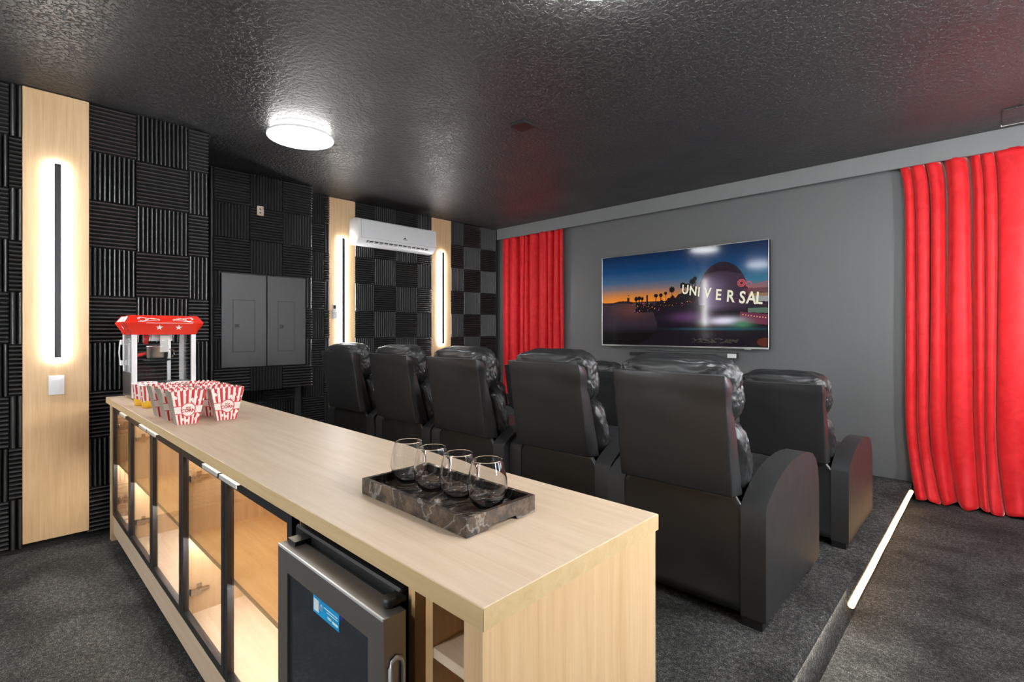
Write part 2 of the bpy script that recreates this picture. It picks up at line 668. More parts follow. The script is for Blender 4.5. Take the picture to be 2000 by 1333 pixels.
st = lambda o: tag(o, kind='structure')
st(boxo('floor', (XR - .1, XE, YB, YT + .1, -0.1, 0.0), M['carpet']))
st(boxo('ceiling', (XR - .1, XE, YB, YT + .1, H, H + 0.1), M['ceiling']))
wl = st(MB().box(XL - .1, XL, YB, YR, 0, H).box(XR, XL - .1, YR - .1, YR, 0, H).build('wall_left', M['wall_black']))
wl2 = st(boxo('wall_left.001', (XR - .1, XR, YR - .1, YT, 0, H), M['wall_black']))
wf = st(boxo('wall_front', (XR - .1, XE, YT, YT + .1, 0, H), M['wall_grey']))
st(boxo('wall_right', (XE, XE + .1, YB, YT + .1, 0, H), M['wall_black']))
st(boxo('wall_back', (XL - .1, XE, YB - .1, YB, 0, H), M['wall_black']))
# boxed-out section that carries the breaker panels
BX = -4.940
wbx = st(boxo('wall_left.002', (XR, BX, 1.345, 2.232, 0.757, H), M['wall_black']))
st(boxo('trim_1', (XR + .075, XE, 4.992, 5.016, 2.594, H), M['valance'], bev=0.002, seg=1))

# ------------------------------------------------------------------ acoustic foam tiles
TILE = {}


def tile_mesh(wd, ht, dr):
    key = (round(wd, 3), round(ht, 3), dr)
    if key in TILE:
        return TILE[key]
    bm = bmesh.new()
    span, other = (wd, ht) if dr == 'V' else (ht, wd)
    n = max(1, round(span / 0.0252))
    p = span / n
    v0, tip = 0.003, 0.048
    prof = []
    for i in range(n):
        prof += [(i * p, v0), ((i + .27) * p, tip - .011), ((i + .36) * p, tip - .0030), ((i + .5) * p, tip), ((i + .64) * p, tip - .0030), ((i + .73) * p, tip - .011)]
    prof.append((span, v0))

    def V(s, t, d):
        return bm.verts.new((d, s, -t) if dr == 'V' else (d, t, -s))
    A = [V(s, 0.0, d) for s, d in prof]
    B = [V(s, other, d) for s, d in prof]
    a0, a1 = V(0, 0, 0), V(span, 0, 0)
    b0, b1 = V(0, other, 0), V(span, other, 0)
    for i in range(len(prof) - 1):
        bm.faces.new((A[i], A[i + 1], B[i + 1], B[i]))
    for i in range(n):
        bm.faces.new([A[6 * i + k] for k in range(7)])
        bm.faces.new([B[6 * i + k] for k in range(7)][::-1])
    bm.faces.new([a0] + [A[6 * i] for i in range(n + 1)] + [a1])
    bm.faces.new(([b0] + [B[6 * i] for i in range(n + 1)] + [b1])[::-1])
    bm.faces.new((a0, A[0], B[0], b0))
    bm.faces.new((a1, b1, B[-1], A[-1]))
    bmesh.ops.recalc_face_normals(bm, faces=list(bm.faces))
    me = bpy.data.meshes.new('foam_tile')
    bm.to_mesh(me)
    bm.free()
    me.materials.append(M['foam'])
    me.polygons.foreach_set('use_smooth', [True] * len(me.polygons))
    me.set_sharp_from_angle(angle=1.0)
    TILE[key] = me
    return me


def tile(parent, x, y0, y1, z1, z0, dr):
    g = 0.0025
    me = tile_mesh(y1 - y0 - g, z1 - z0 - g, dr)
    o = link('foam_tile', me, None, parent)
    o.location = (x + random.uniform(0, .0025), y0 + g / 2, z1 - g / 2)
    o.rotation_euler = (random.uniform(-.006, .006), 0, 0)


def rows(k0, k1):
    return [(H - .004 - .3025 * k, max(.03, H - .004 - .3025 * (k + 1)), k) for k in range(k0, k1)]


def column(parent, x, y0, y1, odd, k0=0, k1=9, skip=None):
    for z1, z0, k in rows(k0, k1):
        if skip and skip(z1, z0):
            continue
        tile(parent, x, y0, y1, z1, z0, 'V' if (k + odd) % 2 else 'H')


for y0, y1, odd in ((-.83, -.525, 0), (-.525, -.222, 1), (-.222, .081, 0), (.081, .146, 1), (.43, .679, 0), (.679, .979, 1), (.979, 1.105, 0)):
    column(wl, XL, y0, y1, odd)
for y0, y1, odd in ((1.25, 1.556, 0), (1.556, 1.862, 1), (1.862, 2.166, 0)):
    column(wl2, XR, y0, y1, odd, 6, 9)
for y0, y1, odd in ((2.238, 2.466, 1), (2.466, 2.53, 0), (2.815, 3.062, 0), (3.062, 3.351, 1), (3.351, 3.654, 0), (3.654, 3.882, 1),
                    (4.18, 4.408, 1), (4.408, 4.71, 0), (4.71, 5.012, 1)):
    column(wl2, XR, y0, y1, odd)
for y0, y1, odd in ((1.359, 1.651, 0), (1.651, 1.943, 1), (1.943, 2.232, 0)):
    column(wbx, BX, y0, y1, odd, 0, 3)
for y0, y1 in ((1.359, 1.412), (2.168, 2.232)):
    for z1, z0, k in rows(3, 6):
        tile(wbx, BX, y0, y1, z1, z0 + (.045 if k == 5 else 0), 'V' if k % 2 else 'H')
for i, (y0, y1) in enumerate(((1.359, 1.651), (1.651, 1.943), (1.943, 2.232))):
    tile(wbx, BX, y0, y1, .972, .757, 'V' if i == 1 else 'H')

# ------------------------------------------------------------------ breaker panels
ps = thing('breaker_panel', 'pair of dark grey breaker panel covers set in the foam box', 'breaker panel', (BX + .010, 1.79, .978))
for i, (y0, y1, d0, d1) in enumerate(((-.374, .006, -.28, -.10), (.012, .374, .112, .262))):
    c = boxo('cover_plate', (0.001, .031, y0, y1, 0, .842), M['metal_dark'], ps, bev=.003, seg=1)
    boxo('recess_gap', (.0305, .0318, d0 - .006, d1 + .006, .135, .61), M['black_plastic'], c)
    boxo('hatch', (.030, .0345, d0, d1, .141, .604), M['metal_dark'], c, bev=.0015, seg=1)
    boxo('latch', (.0345, .041, d0 + .012, d0 + .05, .35, .388), M['black_plastic'], c, bev=.002, seg=1)
    MB().cyl((.040, d0 + .031, .369), (.044, d0 + .031, .369), .007, n=10).build('lock', M['chrome'], c, 'small bright lock')
    for yy in (y0 + .022, y1 - .022):
        for zz in (.03, .42, .815):
            MB().cyl((.031, yy, zz), (.034, yy, zz), .006, n=8).build('screw', M['black_metal'], c)
op = thing('outlet_plate', 'small beige outlet plate high on the foam covered box', 'outlet plate', (BX + .040, 1.738, 2.413))
fr = MB()
for a in ((-.03, -.021, -.045, .045), (.021, .03, -.045, .045), (-.03, .03, -.045, -.035), (-.03, .03, .035, .045)):
    fr.box(0, .014, a[0], a[1], a[2], a[3], bev=.002, seg=1)
fr.build('frame', M['beige'], op)
boxo('socket_face', (0, .009, -.02, .02, -.034, .034), M['beige'], op)
for zz in (-.017, .017):
    boxo('socket_slot', (.009, .0096, -.008, .008, zz - .006, zz + .006), M['dark_ink'], op)


# ------------------------------------------------------------------ wood panels with wall lights
def wood_panel(x, y0, y1, label):
    p = boxo('wood_panel', (-.030 if x > -4.5 else -.021, .022, 0, y1 - y0, 0, H - .055 - .004), M['wood_panel'], bev=.0012, seg=1)
    p.location = (x, y0, .055)
    return tag(p, label, 'wall panel', 'oak wall panels')


def wall_light(x, y, z0, z1, label, mat='strip', front='strip_soft'):
    t = thing('wall_light', label, 'wall light', (x, y, z0), group='slim wall lights')
    hh = z1 - z0
    for a, b2 in ((-.033, -.031), (.031, .033)):
        boxo('side_diffuser', (.001, .015, a, b2, 0, hh), M[mat], t, 'white glowing edge')
    boxo('diffuser', (.001, .0148, -.031, .031, 0, hh), M[front if mat == 'strip' else mat], t, 'white glowing diffuser')
    b = boxo('bar', (.015, .040, -.0155, .0155, .012, hh - .006), M['black_metal'], t, 'black bar', bev=.002, seg=1)
    return t


wood_panel(-4.122, .138, .437, 'tall pale oak wall panel with a white switch, beside the near foam tiles')
wall_light(-4.10, .289, 1.132, 2.318, 'slim black wall light with white glow above the light switch', front='strip_soft')
wood_panel(-5.152, 2.521, 2.825, 'tall pale oak wall panel between the breaker box and the air conditioner')
wall_light(-5.13, 2.667, 1.132, 2.318, 'slim black wall light with white glow beside the remote control holder')
wood_panel(-5.152, 3.874, 4.188, 'narrow pale oak wall panel just past the air conditioner')
wall_light(-5.13, 4.03, 1.132, 2.318, 'slim black wall light with white glow next to the red curtain corner')

# fill lights added on the unseen opposite and rear walls to brighten the room
for x, y, rz, lab in ((XE - .002, 1.25, PI, 'level with the bar on the wall opposite the foam'), (XE - .002, 2.30, PI, 'between the two steps on the wall opposite the foam'),
                      (XE - .002, 3.90, PI, 'beside the wide red curtain on the wall opposite the foam'), (-3.1, YB + .002, PI / 2, 'behind the bar, facing its glass doors'),
                      (-1.2, YB + .002, PI / 2, 'behind the bar, facing the mini fridge')):
    t = wall_light(x, y, 1.132, 2.318, 'slim wall light ' + lab, 'strip_far')
    t.rotation_euler = (0, 0, rz)

sw = thing('light_switch', 'white square light switch on the near oak panel under the glowing bar', 'light switch', (-4.10, .285, .978))
boxo('cover_plate', (.001, .009, -.036, .036, -.058, .058), M['white_plastic'], sw, bev=.003)
boxo('rocker_frame', (.009, .0105, -.019, .019, -.036, .036), M['white_plastic'], sw, bev=.0006, seg=1)
MB().prism([(.0105, -.030), (.0125, -.030), (.0160, .030), (.0105, .030)], 'y', -.0145, .0145).build('rocker', M['white_plastic'], sw)

rc = thing('remote_holder', 'small white remote control in a wall cradle on the second oak panel', 'remote control', (-5.13, 2.572, 1.44))
MB().prism([(.001, 0), (.024, 0), (.028, .012), (.028, .075), (.001, .095)], 'y', -.024, .024, bev=.003).build('cradle', M['white_plastic'], rc)
boxo('handset', (.004, .020, -.019, .019, .012, .150), M['white_plastic'], rc, bev=.004)
boxo('display', (.020, .0212, -.014, .014, .104, .140), M['dark_ink'], rc, 'dark display')

# ------------------------------------------------------------------ air conditioner
ac = thing('air_conditioner', 'white split air conditioner mounted high between two oak panels', 'air conditioner', (-5.128, 2.752, 2.25))
pr = [(.001, .03), (.001, .285), (.10, .288), (.165, .281), (.185, .270), (.197, .235), (.203, .075), (.192, .052), (.135, .010), (.11, .0), (.03, .0)]
MB().prism(pr, 'y', 0, 1.04, bev=.006).build('body', M['white_plastic'], ac, smooth=0.5)
MB().prism([(.196, .268), (.2035, .255), (.212, .068), (.2005, .068)], 'y', .028, 1.034, bev=.003).build('front_panel', M['ac_panel'], ac, 'glossy pale grey front', smooth=0.5)
a0, a1 = Vector((.1885, 0, .0485)), Vector((.139, 0, .0118))
ux = (a1 - a0).normalized()
nn = Vector((-ux.z, 0, ux.x))
if nn.z > 0:
    nn = -nn
mt = Matrix((Vector((ux.x, 0, nn.x)), Vector((0, 1, 0)), Vector((ux.z, 0, nn.z)))).to_4x4()
mt.translation = a0
vent = MB().box(.006, .036, .11, .93, -.001, .0012, mtx=mt).build('air_slot', M['dark_ink'], ac)
for k in range(13):
    yy = .13 + k * .062
    MB().box(.008, .034, yy, yy + .012, .0012, .006, mtx=mt).build('vane', M['white_plastic'], vent)
MB().box(.022, .025, .11, .93, .002, .008, mtx=mt).build('louver', M['white_plastic'], vent)
boxo('display', (.207, .2115, .93, .985, .098, .120), M['ac_panel'], ac)
MB().prism([(.56, .118), (.60, .118), (.585, .134), (.575, .128)], 'x', .2095, .2112).build('emblem', M['dark_ink'], ac)
for k in range(5):
    boxo('emblem_mark', (.2100, .2117, .556 + k * .011, .564 + k * .011, .104, .112), M['dark_ink'], ac)


# ------------------------------------------------------------------ ceiling lights
def ceiling_light(x, y, label, mat='lamp', halo='halo'):
    t = thing('ceiling_light', label, 'ceiling light', (x, y, H), group='round ceiling lights')
    MB().lathe([(.0, -.001), (.19, -.001), (.19, -.040), (.0, -.040)], 48).build('base', M['white_paint'], t, smooth=.5)
    MB().lathe([(.0, -.040), (.205, -.040), (.222, -.046), (.225, -.058), (.222, -.062), (.0, -.062)], 56).build('housing', M['white_paint'], t, smooth=.5)
    MB().lathe([(.0, -.0625), (.221, -.0625), (.219, -.066), (.19, -.072), (.10, -.076), (.0, -.077)], 56).build('diffuser', M[mat], t, 'glowing white disc', smooth=.5)
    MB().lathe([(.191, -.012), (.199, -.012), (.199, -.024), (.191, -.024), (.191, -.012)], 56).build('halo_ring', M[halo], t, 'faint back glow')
    return t


ceiling_light(-3.58, 1.547, 'round glowing ceiling light in front of the foam covered box')
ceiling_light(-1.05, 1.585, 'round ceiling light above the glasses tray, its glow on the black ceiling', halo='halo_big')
ceiling_light(.36, 2.95, 'round ceiling light over the open carpet past the platform edge')  # added out of view to brighten the curtain and outer arms
ceiling_light(-3.58, -1.15, 'round ceiling light behind the bar front, near the switch wall', 'lamp_rear')  # both rear ceiling lights are added out of view as fill
ceiling_light(-1.06, -1.15, 'round ceiling light behind the bar, over the end cubbies', 'lamp_rear')

cv = thing('ceiling_cover', 'small square black cover plate on the textured ceiling', 'cover plate', (-2.387, 2.594, H))
boxo('plate', (-.063, .063, -.063, .063, -.012, -.001), M['black_plastic'], cv, bev=.003, seg=1)
boxo('rim', (-.070, .070, -.070, .070, -.005, -.0005), M['metal_dark'], cv, bev=.001, seg=1)
cg = thing('ceiling_hatch', 'flat black ceiling hatch with a pale edge near the red curtain', 'hatch', (.40, 4.73, H))
boxo('panel', (-.37, .37, -.17, .17, -.010, -.001), M['ceiling'], cg, bev=.002, seg=1)
boxo('edge_strip', (-.375, .375, .17, .178, -.012, -.001), M['alu'], cg, 'pale metal edge')

# ------------------------------------------------------------------ seating platform
pl = thing('seating_platform', 'two tier platform in charcoal carpet under the recliners', 'platform', (0, 0, 0))
PX = -.472
up = [(1.085, 0.0), (1.085, ZT1 - .02), (1.105, ZT1), (2.60, ZT1), (2.618, ZT1 - .006), (2.630, ZT1 - .022), (2.630, ZT1 - .05), (2.612, ZT1 - .055), (2.612, 0.0)]
um = MB().prism(up, 'x', -4.0, PX)
for _v in um.bm.verts:
    if _v.co.y > 1.2 and _v.co.x < -3:
        _v.co.x = XR + .06
um.build('upper_tier', M['carpet'], pl, smooth=.7)
# rolled nosing along the open side of the upper tier
nose = []
for t in np.linspace(0, 1, 12):
    nose.append((PX + .002, 1.09 + 1.52 * t, ZT1 - .021))
MB().tube(nose, .021, 12).build('nosing', M['carpet'], pl)
lo = [(2.614, 0), (2.614, ZT2), (YT - .01, ZT2), (YT - .01, 0)]
MB().prism(lo, 'x', XR + .06, PX).build('lower_tier', M['carpet'], pl)
pts = [(PX + .0145, 2.625 + (4.80 - 2.625) * t, ZT2 - .010 + .0015 * math.sin(23 * t)) for t in np.linspace(0, 1, 60)]
ro = MB().tube(pts, .0135, 10).build('rope_light', M['rope'])
tag(ro, 'warm white rope light glowing along the carpeted platform edge', 'rope light')
pts = [(PX + .005, 1.12 + (2.60 - 1.12) * t, ZT1 - .050) for t in np.linspace(0, 1, 30)]
ro2 = MB().tube(pts, .0045, 8).build('rope_light', M['rope_low'])
tag(ro2, 'rope light tucked under the nosing of the upper carpeted step', 'rope light')


# ------------------------------------------------------------------ recliners
def fbm(p, s):
    return noise.noise(Vector(p) * s)


def pillow(wd, dp, ht, seed, e=3.2, n=30, wr=1.0, pinch=.10):
    """soft cushion, wd along x, dp along y, ht along z, puckered at its corners"""
    verts, faces, idx = [], [], {}
    rnd = Vector((seed * 3.1, seed * 1.7, seed * .9))

    def key(p):
        return tuple(round(c, 5) for c in p)

    def add(p):
        k = key(p)
        if k not in idx:
            q = Vector(p)
            l = (abs(q.x) ** e + abs(q.y) ** e + abs(q.z) ** e) ** (1 / e)
            q = q / l
            # edge wrinkles: radiate from the corners, strongest near the side seams
            ax, az = abs(q.x), abs(q.z)
            corner = max(0, (ax - .45) / .55) * (.35 + .65 * az)
            ang = math.atan2(q.z - math.copysign(1.05, q.z), q.x - math.copysign(1.15, q.x))
            wv = math.sin(ang * 17 + seed) * .6 + noise.noise(q * 5 + rnd) * .9
            k2 = 1.0 - pinch * (ax ** 5) + .0
            rid = 1 - abs(noise.noise(Vector((q.x * 7, q.y * 3, q.z * 4)) + rnd)) * 2
            q.y *= (1 - .42 * ax ** 6) * (1 + .10 * wv * corner * wr - .035 * wr * max(0, rid - .72) * (.3 + ax))
            q.z *= k2 * (1 - .05 * (ax ** 4)) + .02 * noise.noise(q * 3 + rnd)
            q.x *= 1 - .035 * az ** 4
            s = 1 + .025 * noise.noise(q * 2.3 + rnd) + .014 * wr * noise.noise(Vector((q.x * 3, q.y * 9, q.z * 14)) + rnd)
            verts.append((q.x * wd / 2 * s, q.y * dp / 2 * s, q.z * ht / 2 * s))
            idx[k] = len(verts) - 1
        return idx[k]
    g = [-1 + 2 * i / n for i in range(n + 1)]
    for ax in range(3):
        for sg in (-1, 1):
            for i in range(n):
                for j in range(n):
                    cs = []
                    for a, b in ((i, j), (i + 1, j), (i + 1, j + 1), (i, j + 1)):
                        p = [0, 0, 0]
                        p[ax] = sg
                        p[(ax + 1) % 3] = g[a]
                        p[(ax + 2) % 3] = g[b]
                        cs.append(add(p))
                    faces.append(cs if sg > 0 else cs[::-1])
    me = bpy.data.meshes.new('cushion')
    me.from_pydata(verts, [], faces)
    me.polygons.foreach_set('use_smooth', [True] * len(faces))
    return me


def slab(x0, x1, quad, n=14, bev=.016, wr=.004, seed=1):
    """upholstered board: QUAD = four (y,z) corners bottom-rear, bottom-front, top-front, top-rear; finely divided with soft creases"""
    b = bmesh.new()
    A = [b.verts.new((x0, y, z)) for y, z in quad]
    B = [b.verts.new((x1, y, z)) for y, z in quad]
    for i in range(4):
        b.faces.new((A[i], A[(i + 1) % 4], B[(i + 1) % 4], B[i]))
    b.faces.new(A[::-1])
    b.faces.new(B)
    bmesh.ops.recalc_face_normals(b, faces=list(b.faces))
    bmesh.ops.bevel(b, geom=list(b.edges), offset=bev, segments=3, affect='EDGES', profile=.5)
    long_e = [e for e in b.edges if e.calc_length() > .15]
    bmesh.ops.subdivide_edges(b, edges=long_e, cuts=n, use_grid_fill=True)
    b.normal_update()
    zs = [v.co.z for v in b.verts]
    zt, zb = max(zs), min(zs)
    sv = Vector((seed * 2.2, 0, seed))
    for v in b.verts:
        t = (v.co.z - zb) / (zt - zb)
        amp = wr * (.25 + 1.1 * max(0, t - .45))
        cr = noise.noise(Vector((v.co.x * 3.0, 0, v.co.z * 24)) + sv)
        v.co += v.normal * amp * cr
    for f in b.faces:
        f.smooth = True
    mb = MB()
    mb.merge(b)
    return mb


def make_recliner():
    t = thing('recliner', 'x', 'recliner')
    L_ = M['leather']
    # side arms: curved top, soft edges
    prof = [(0, .035), (0, .425), (.012, .442), (.06, .474), (.13, .506), (.20, .528), (.29, .544), (.38, .551), (.47, .549), (.55, .540), (.62, .522),
            (.672, .490), (.705, .445), (.722, .390), (.728, .30), (.730, .035)]
    for x0, x1 in ((-.323, -.238), (.238, .323)):
        a = MB().prism(prof, 'x', x0, x1)  # noqa
        b = a.bm
        ed = [e for e in b.edges if len(e.link_faces) == 2 and e.calc_face_angle(0) > .75]
        bmesh.ops.bevel(b, geom=ed, offset=.021, segments=4, affect='EDGES', profile=.5)
        bmesh.ops.triangulate(b, faces=[f for f in b.faces if len(f.verts) > 6])
        me = a.mesh('arm', smooth=.7)
        link('arm', me, M['leather_arm'], t)
    # leaning back board
    slab(-.226, .226, [(-.046, .462), (.060, .448), (-.060, .890), (-.116, .905)], bev=.007, wr=.013, seed=3).build('back_panel', L_, t)
    hc = link('head_cushion', pillow(.478, .172, .262, 2, e=4.4, wr=2.2, pinch=.03), L_, t)
    hc.location = (0, .000, .832)
    hc.rotation_euler = (math.radians(9), 0, 0)
    lc = link('lumbar_cushion', pillow(.474, .150, .330, 5, e=4.0, wr=2.0, pinch=.04), L_, t)
    lc.location = (0, .096, .575)
    lc.rotation_euler = (math.radians(13), 0, 0)
    se = link('seat_cushion', pillow(.472, .60, .20, 8, e=4.5, wr=.6, pinch=.03), L_, t)
    se.location = (0, .415, .385)
    # rear skirt with cut corners
    sk = MB()
    b = bmesh.new()
    poly = [(-.238, .045), (.238, .045), (.238, .430), (.205, .475), (-.205, .475), (-.238, .430)]
    A = [b.verts.new((x, .004, z)) for x, z in poly]
    B = [b.verts.new((x, .016, z)) for x, z in poly]
    for i in range(6):
        b.faces.new((A[i], A[(i + 1) % 6], B[(i + 1) % 6], B[i]))
    b.faces.new(A[::-1])
    b.faces.new(B)
    bmesh.ops.triangulate(b, faces=[f for f in b.faces if len(f.verts) > 4])
    bmesh.ops.subdivide_edges(b, edges=[e for e in b.edges if e.calc_length() > .03], cuts=11, use_grid_fill=True)
    b.normal_update()
    for v in b.verts:
        q = noise.noise(Vector((v.co.x * 5 + v.co.z * 6, 2.0, v.co.z * 3.0))) * .010 + noise.noise(Vector((v.co.x * 14, 4.0, v.co.z * 9))) * .003
        edge = max(0, 1 - (max(abs(v.co.x) - .19, 0) / .05))
        v.co.y += q * edge - .008 * math.exp(-((v.co.z - .06) / .03) ** 2) * edge
    for f in b.faces:
        f.smooth = True
    sk.merge(b)
    sk.build('rear_skirt', L_, t)
    MB().box(-.236, .236, .03, .66, .06, .31, bev=.01).build('base_frame', M['black_plastic'], t)
    MB().box(-.236, .236, .66, .735, .05, .40, bev=.025, seg=3).build('footrest', L_, t, smooth=.7)
    for x in (-.275, .275):
        for y in (.035, .62):
            MB().prism([(x - .035, y - .03), (x + .035, y - .03), (x + .035, y + .03), (x - .035, y + .03)], 'z', 0.001, .036, bev=.004, seg=1).build('foot', M['black_plastic'], t)
    return t


proto = make_recliner()
back_row = [
    (-.898, 1.870, 0.0, 'black leather recliner with bare outer side on the upper step, beside the oak bar end'),
    (-1.603, 1.985, 0.0, 'black leather recliner directly behind the tray of glasses, second from the platform edge'),
    (-2.254, 1.945, 0.0, 'middle black recliner of the upper step, seen past the far glass on the tray'),
    (-2.906, 1.938, 0.0, 'black recliner second from the foam wall, its rear skirt creased diagonally'),
    (-3.566, 1.915, 2.0, 'black recliner turned slightly, closest to the oak panel with the remote'),
]
front_row = [
    (-.898, 3.235, 0.0, 'lower black recliner with a dark plum sheen on its outer arm, near the red curtain'),
    (-1.555, 3.235, 0.0, 'lower step recliner second from the rope light, mostly hidden behind a taller recliner'),
    (-2.212, 3.235, 0.0, 'lower step recliner in the middle of its row, below the dark half of the television'),
    (-2.869, 3.235, 0.0, 'lower step recliner second from the foam wall, hidden below the first red curtain'),
    (-3.526, 3.235, 0.0, 'lower step recliner closest to the foam wall, hidden behind the upper row'),
]
for i, (rw, zz, grp) in enumerate(((back_row, ZT1, 'recliners on the upper step'), (front_row, ZT2, 'recliners on the lower step'))):
    for j, (x, y, rz, lab) in enumerate(rw):
        o = proto if (i == 0 and j == 0) else copy_tree(proto)
        o.location = (x, y, zz)
        o.rotation_euler = (0, 0, math.radians(rz))
        tag(o, lab, 'recliner', grp)


# ------------------------------------------------------------------ curtains
def curtain(name, label, x0, x1, folds, z0, seed, lean=0.0, pool=0.0):
    """folds: list of (fraction, depth, width) - narrow recesses between broad soft swells"""
    nu, nv = 420, 80
    U = np.linspace(0, 1, nu)
    Vv = np.linspace(0, 1, nv)
    rng = np.random.RandomState(seed)
    wob = [(rng.uniform(5, 12), rng.uniform(0, 6), rng.uniform(.003, .007)) for _ in range(5)]
    P = np.zeros((nv, nu, 3))
    for j, v in enumerate(Vv):
        z = 2.60 + (z0 - 2.60) * v
        wd = x1 - x0
        y = np.zeros(nu)
        for k, (f, dpt, fw) in enumerate(folds):
            fv = f + .010 * math.sin(3.1 * v + k * 1.7) * (v ** .7)
            prof = np.exp(-np.abs((U - fv) / (fw * .55)) ** 1.5)
            y += dpt * 1.6 * prof * (1 + .35 * math.sin(2.2 * v + k))
        edges = [0.0] + [f for f, _, _ in folds] + [1.0]
        for a, b in zip(edges, edges[1:]):
            inside = (U >= a) & (U <= b)
            tt = (U[inside] - a) / max(b - a, 1e-4)
            y[inside] -= .034 * np.sin(PI * tt) ** .4 * (.5 + .7 * min(1, 10 * (b - a)))
        for (fr_, ph, am) in wob:
            y += am * np.sin(fr_ * U * 3 + ph + 2.2 * v) * (.3 + v)
        x = x0 + wd * U + lean * (.035 * (1 - math.exp(-v / .05)) + .075 * max(0, (v - .72) / .28) ** 2) * (1 - U)
        if pool:
            lowv = max(0.0, (v - .86) / .14)
            y -= pool * lowv ** 1.5 * (1 + .35 * np.sin(21 * U + 1.1))
            x = x + .018 * lowv * np.sin(16 * U)
            y += .014 * lowv * np.sin(60 * U + 9 * v)
            z = z + 0.0
        P[j, :, 0] = x
        P[j, :, 1] = y
        P[j, :, 2] = z + (0 if not pool else .012 * max(0, (v - .97) / .03) * (1 + np.sin(44 * U)))
    me = grid_mesh(name, P)
    o = link(name, me, M['velvet'])
    md = o.modifiers.new('thick', 'SOLIDIFY')
    md.thickness = .004
    o.location = (0, 5.036, 0)
    return tag(o, label, 'curtain', 'red velvet curtains')


curtain('curtain', 'red velvet curtain beside the foam wall, hanging from the grey valance', -5.0, -3.945,
        [(.115, .030, .03), (.27, .055, .05), (.385, .035, .016), (.455, .055, .045), (.60, .060, .06), (.76, .035, .03), (.85, .05, .045), (.95, .03, .03)], ZT2 + .006, 3)
curtain('curtain', 'wide red velvet curtain pooling on the open floor past the platform', -.548, .76,
        [(.045, .03, .012), (.115, .055, .010), (.195, .045, .03), (.305, .060, .022), (.355, .055, .008), (.412, .06, .009), (.55, .05, .02), (.66, .05, .018), (.78, .055, .02), (.9, .05, .02)], .004, 11,
        lean=1.0, pool=.085)

# ------------------------------------------------------------------ television
TX0, TX1, TZ0, TZ1 = -3.337, -1.511, 1.135, 2.158
tv = thing('television', 'large wall television showing a sunset harbour and a glowing globe sign', 'television', ((TX0 + TX1) / 2, 5.0, TZ0))
TW, TH = TX1 - TX0, TZ1 - TZ0
MB().box(-TW / 2, TW / 2, .004, .040, 0, TH, bev=.003, seg=1).build('case', M['black_plastic'], tv)
fr = MB()
for a in ((-TW / 2, TW / 2, TH - .006, TH), (-TW / 2, TW / 2, 0, .016), (-TW / 2, -TW / 2 + .006, 0, TH), (TW / 2 - .006, TW / 2, 0, TH)):
    fr.box(a[0], a[1], -.006, .006, a[2], a[3], bev=.001, seg=1)
fr.build('bezel', M['steel'], tv, 'thin silver bezel')
MB().box(-.3, .3, .040, .082, TH / 2 - .2, TH / 2 + .2).build('wall_mount', M['black_metal'], tv)
boxo('sensor', (TW / 2 - .22, TW / 2 - .16, .0, .014, -.008, 0), M['steel'], tv)


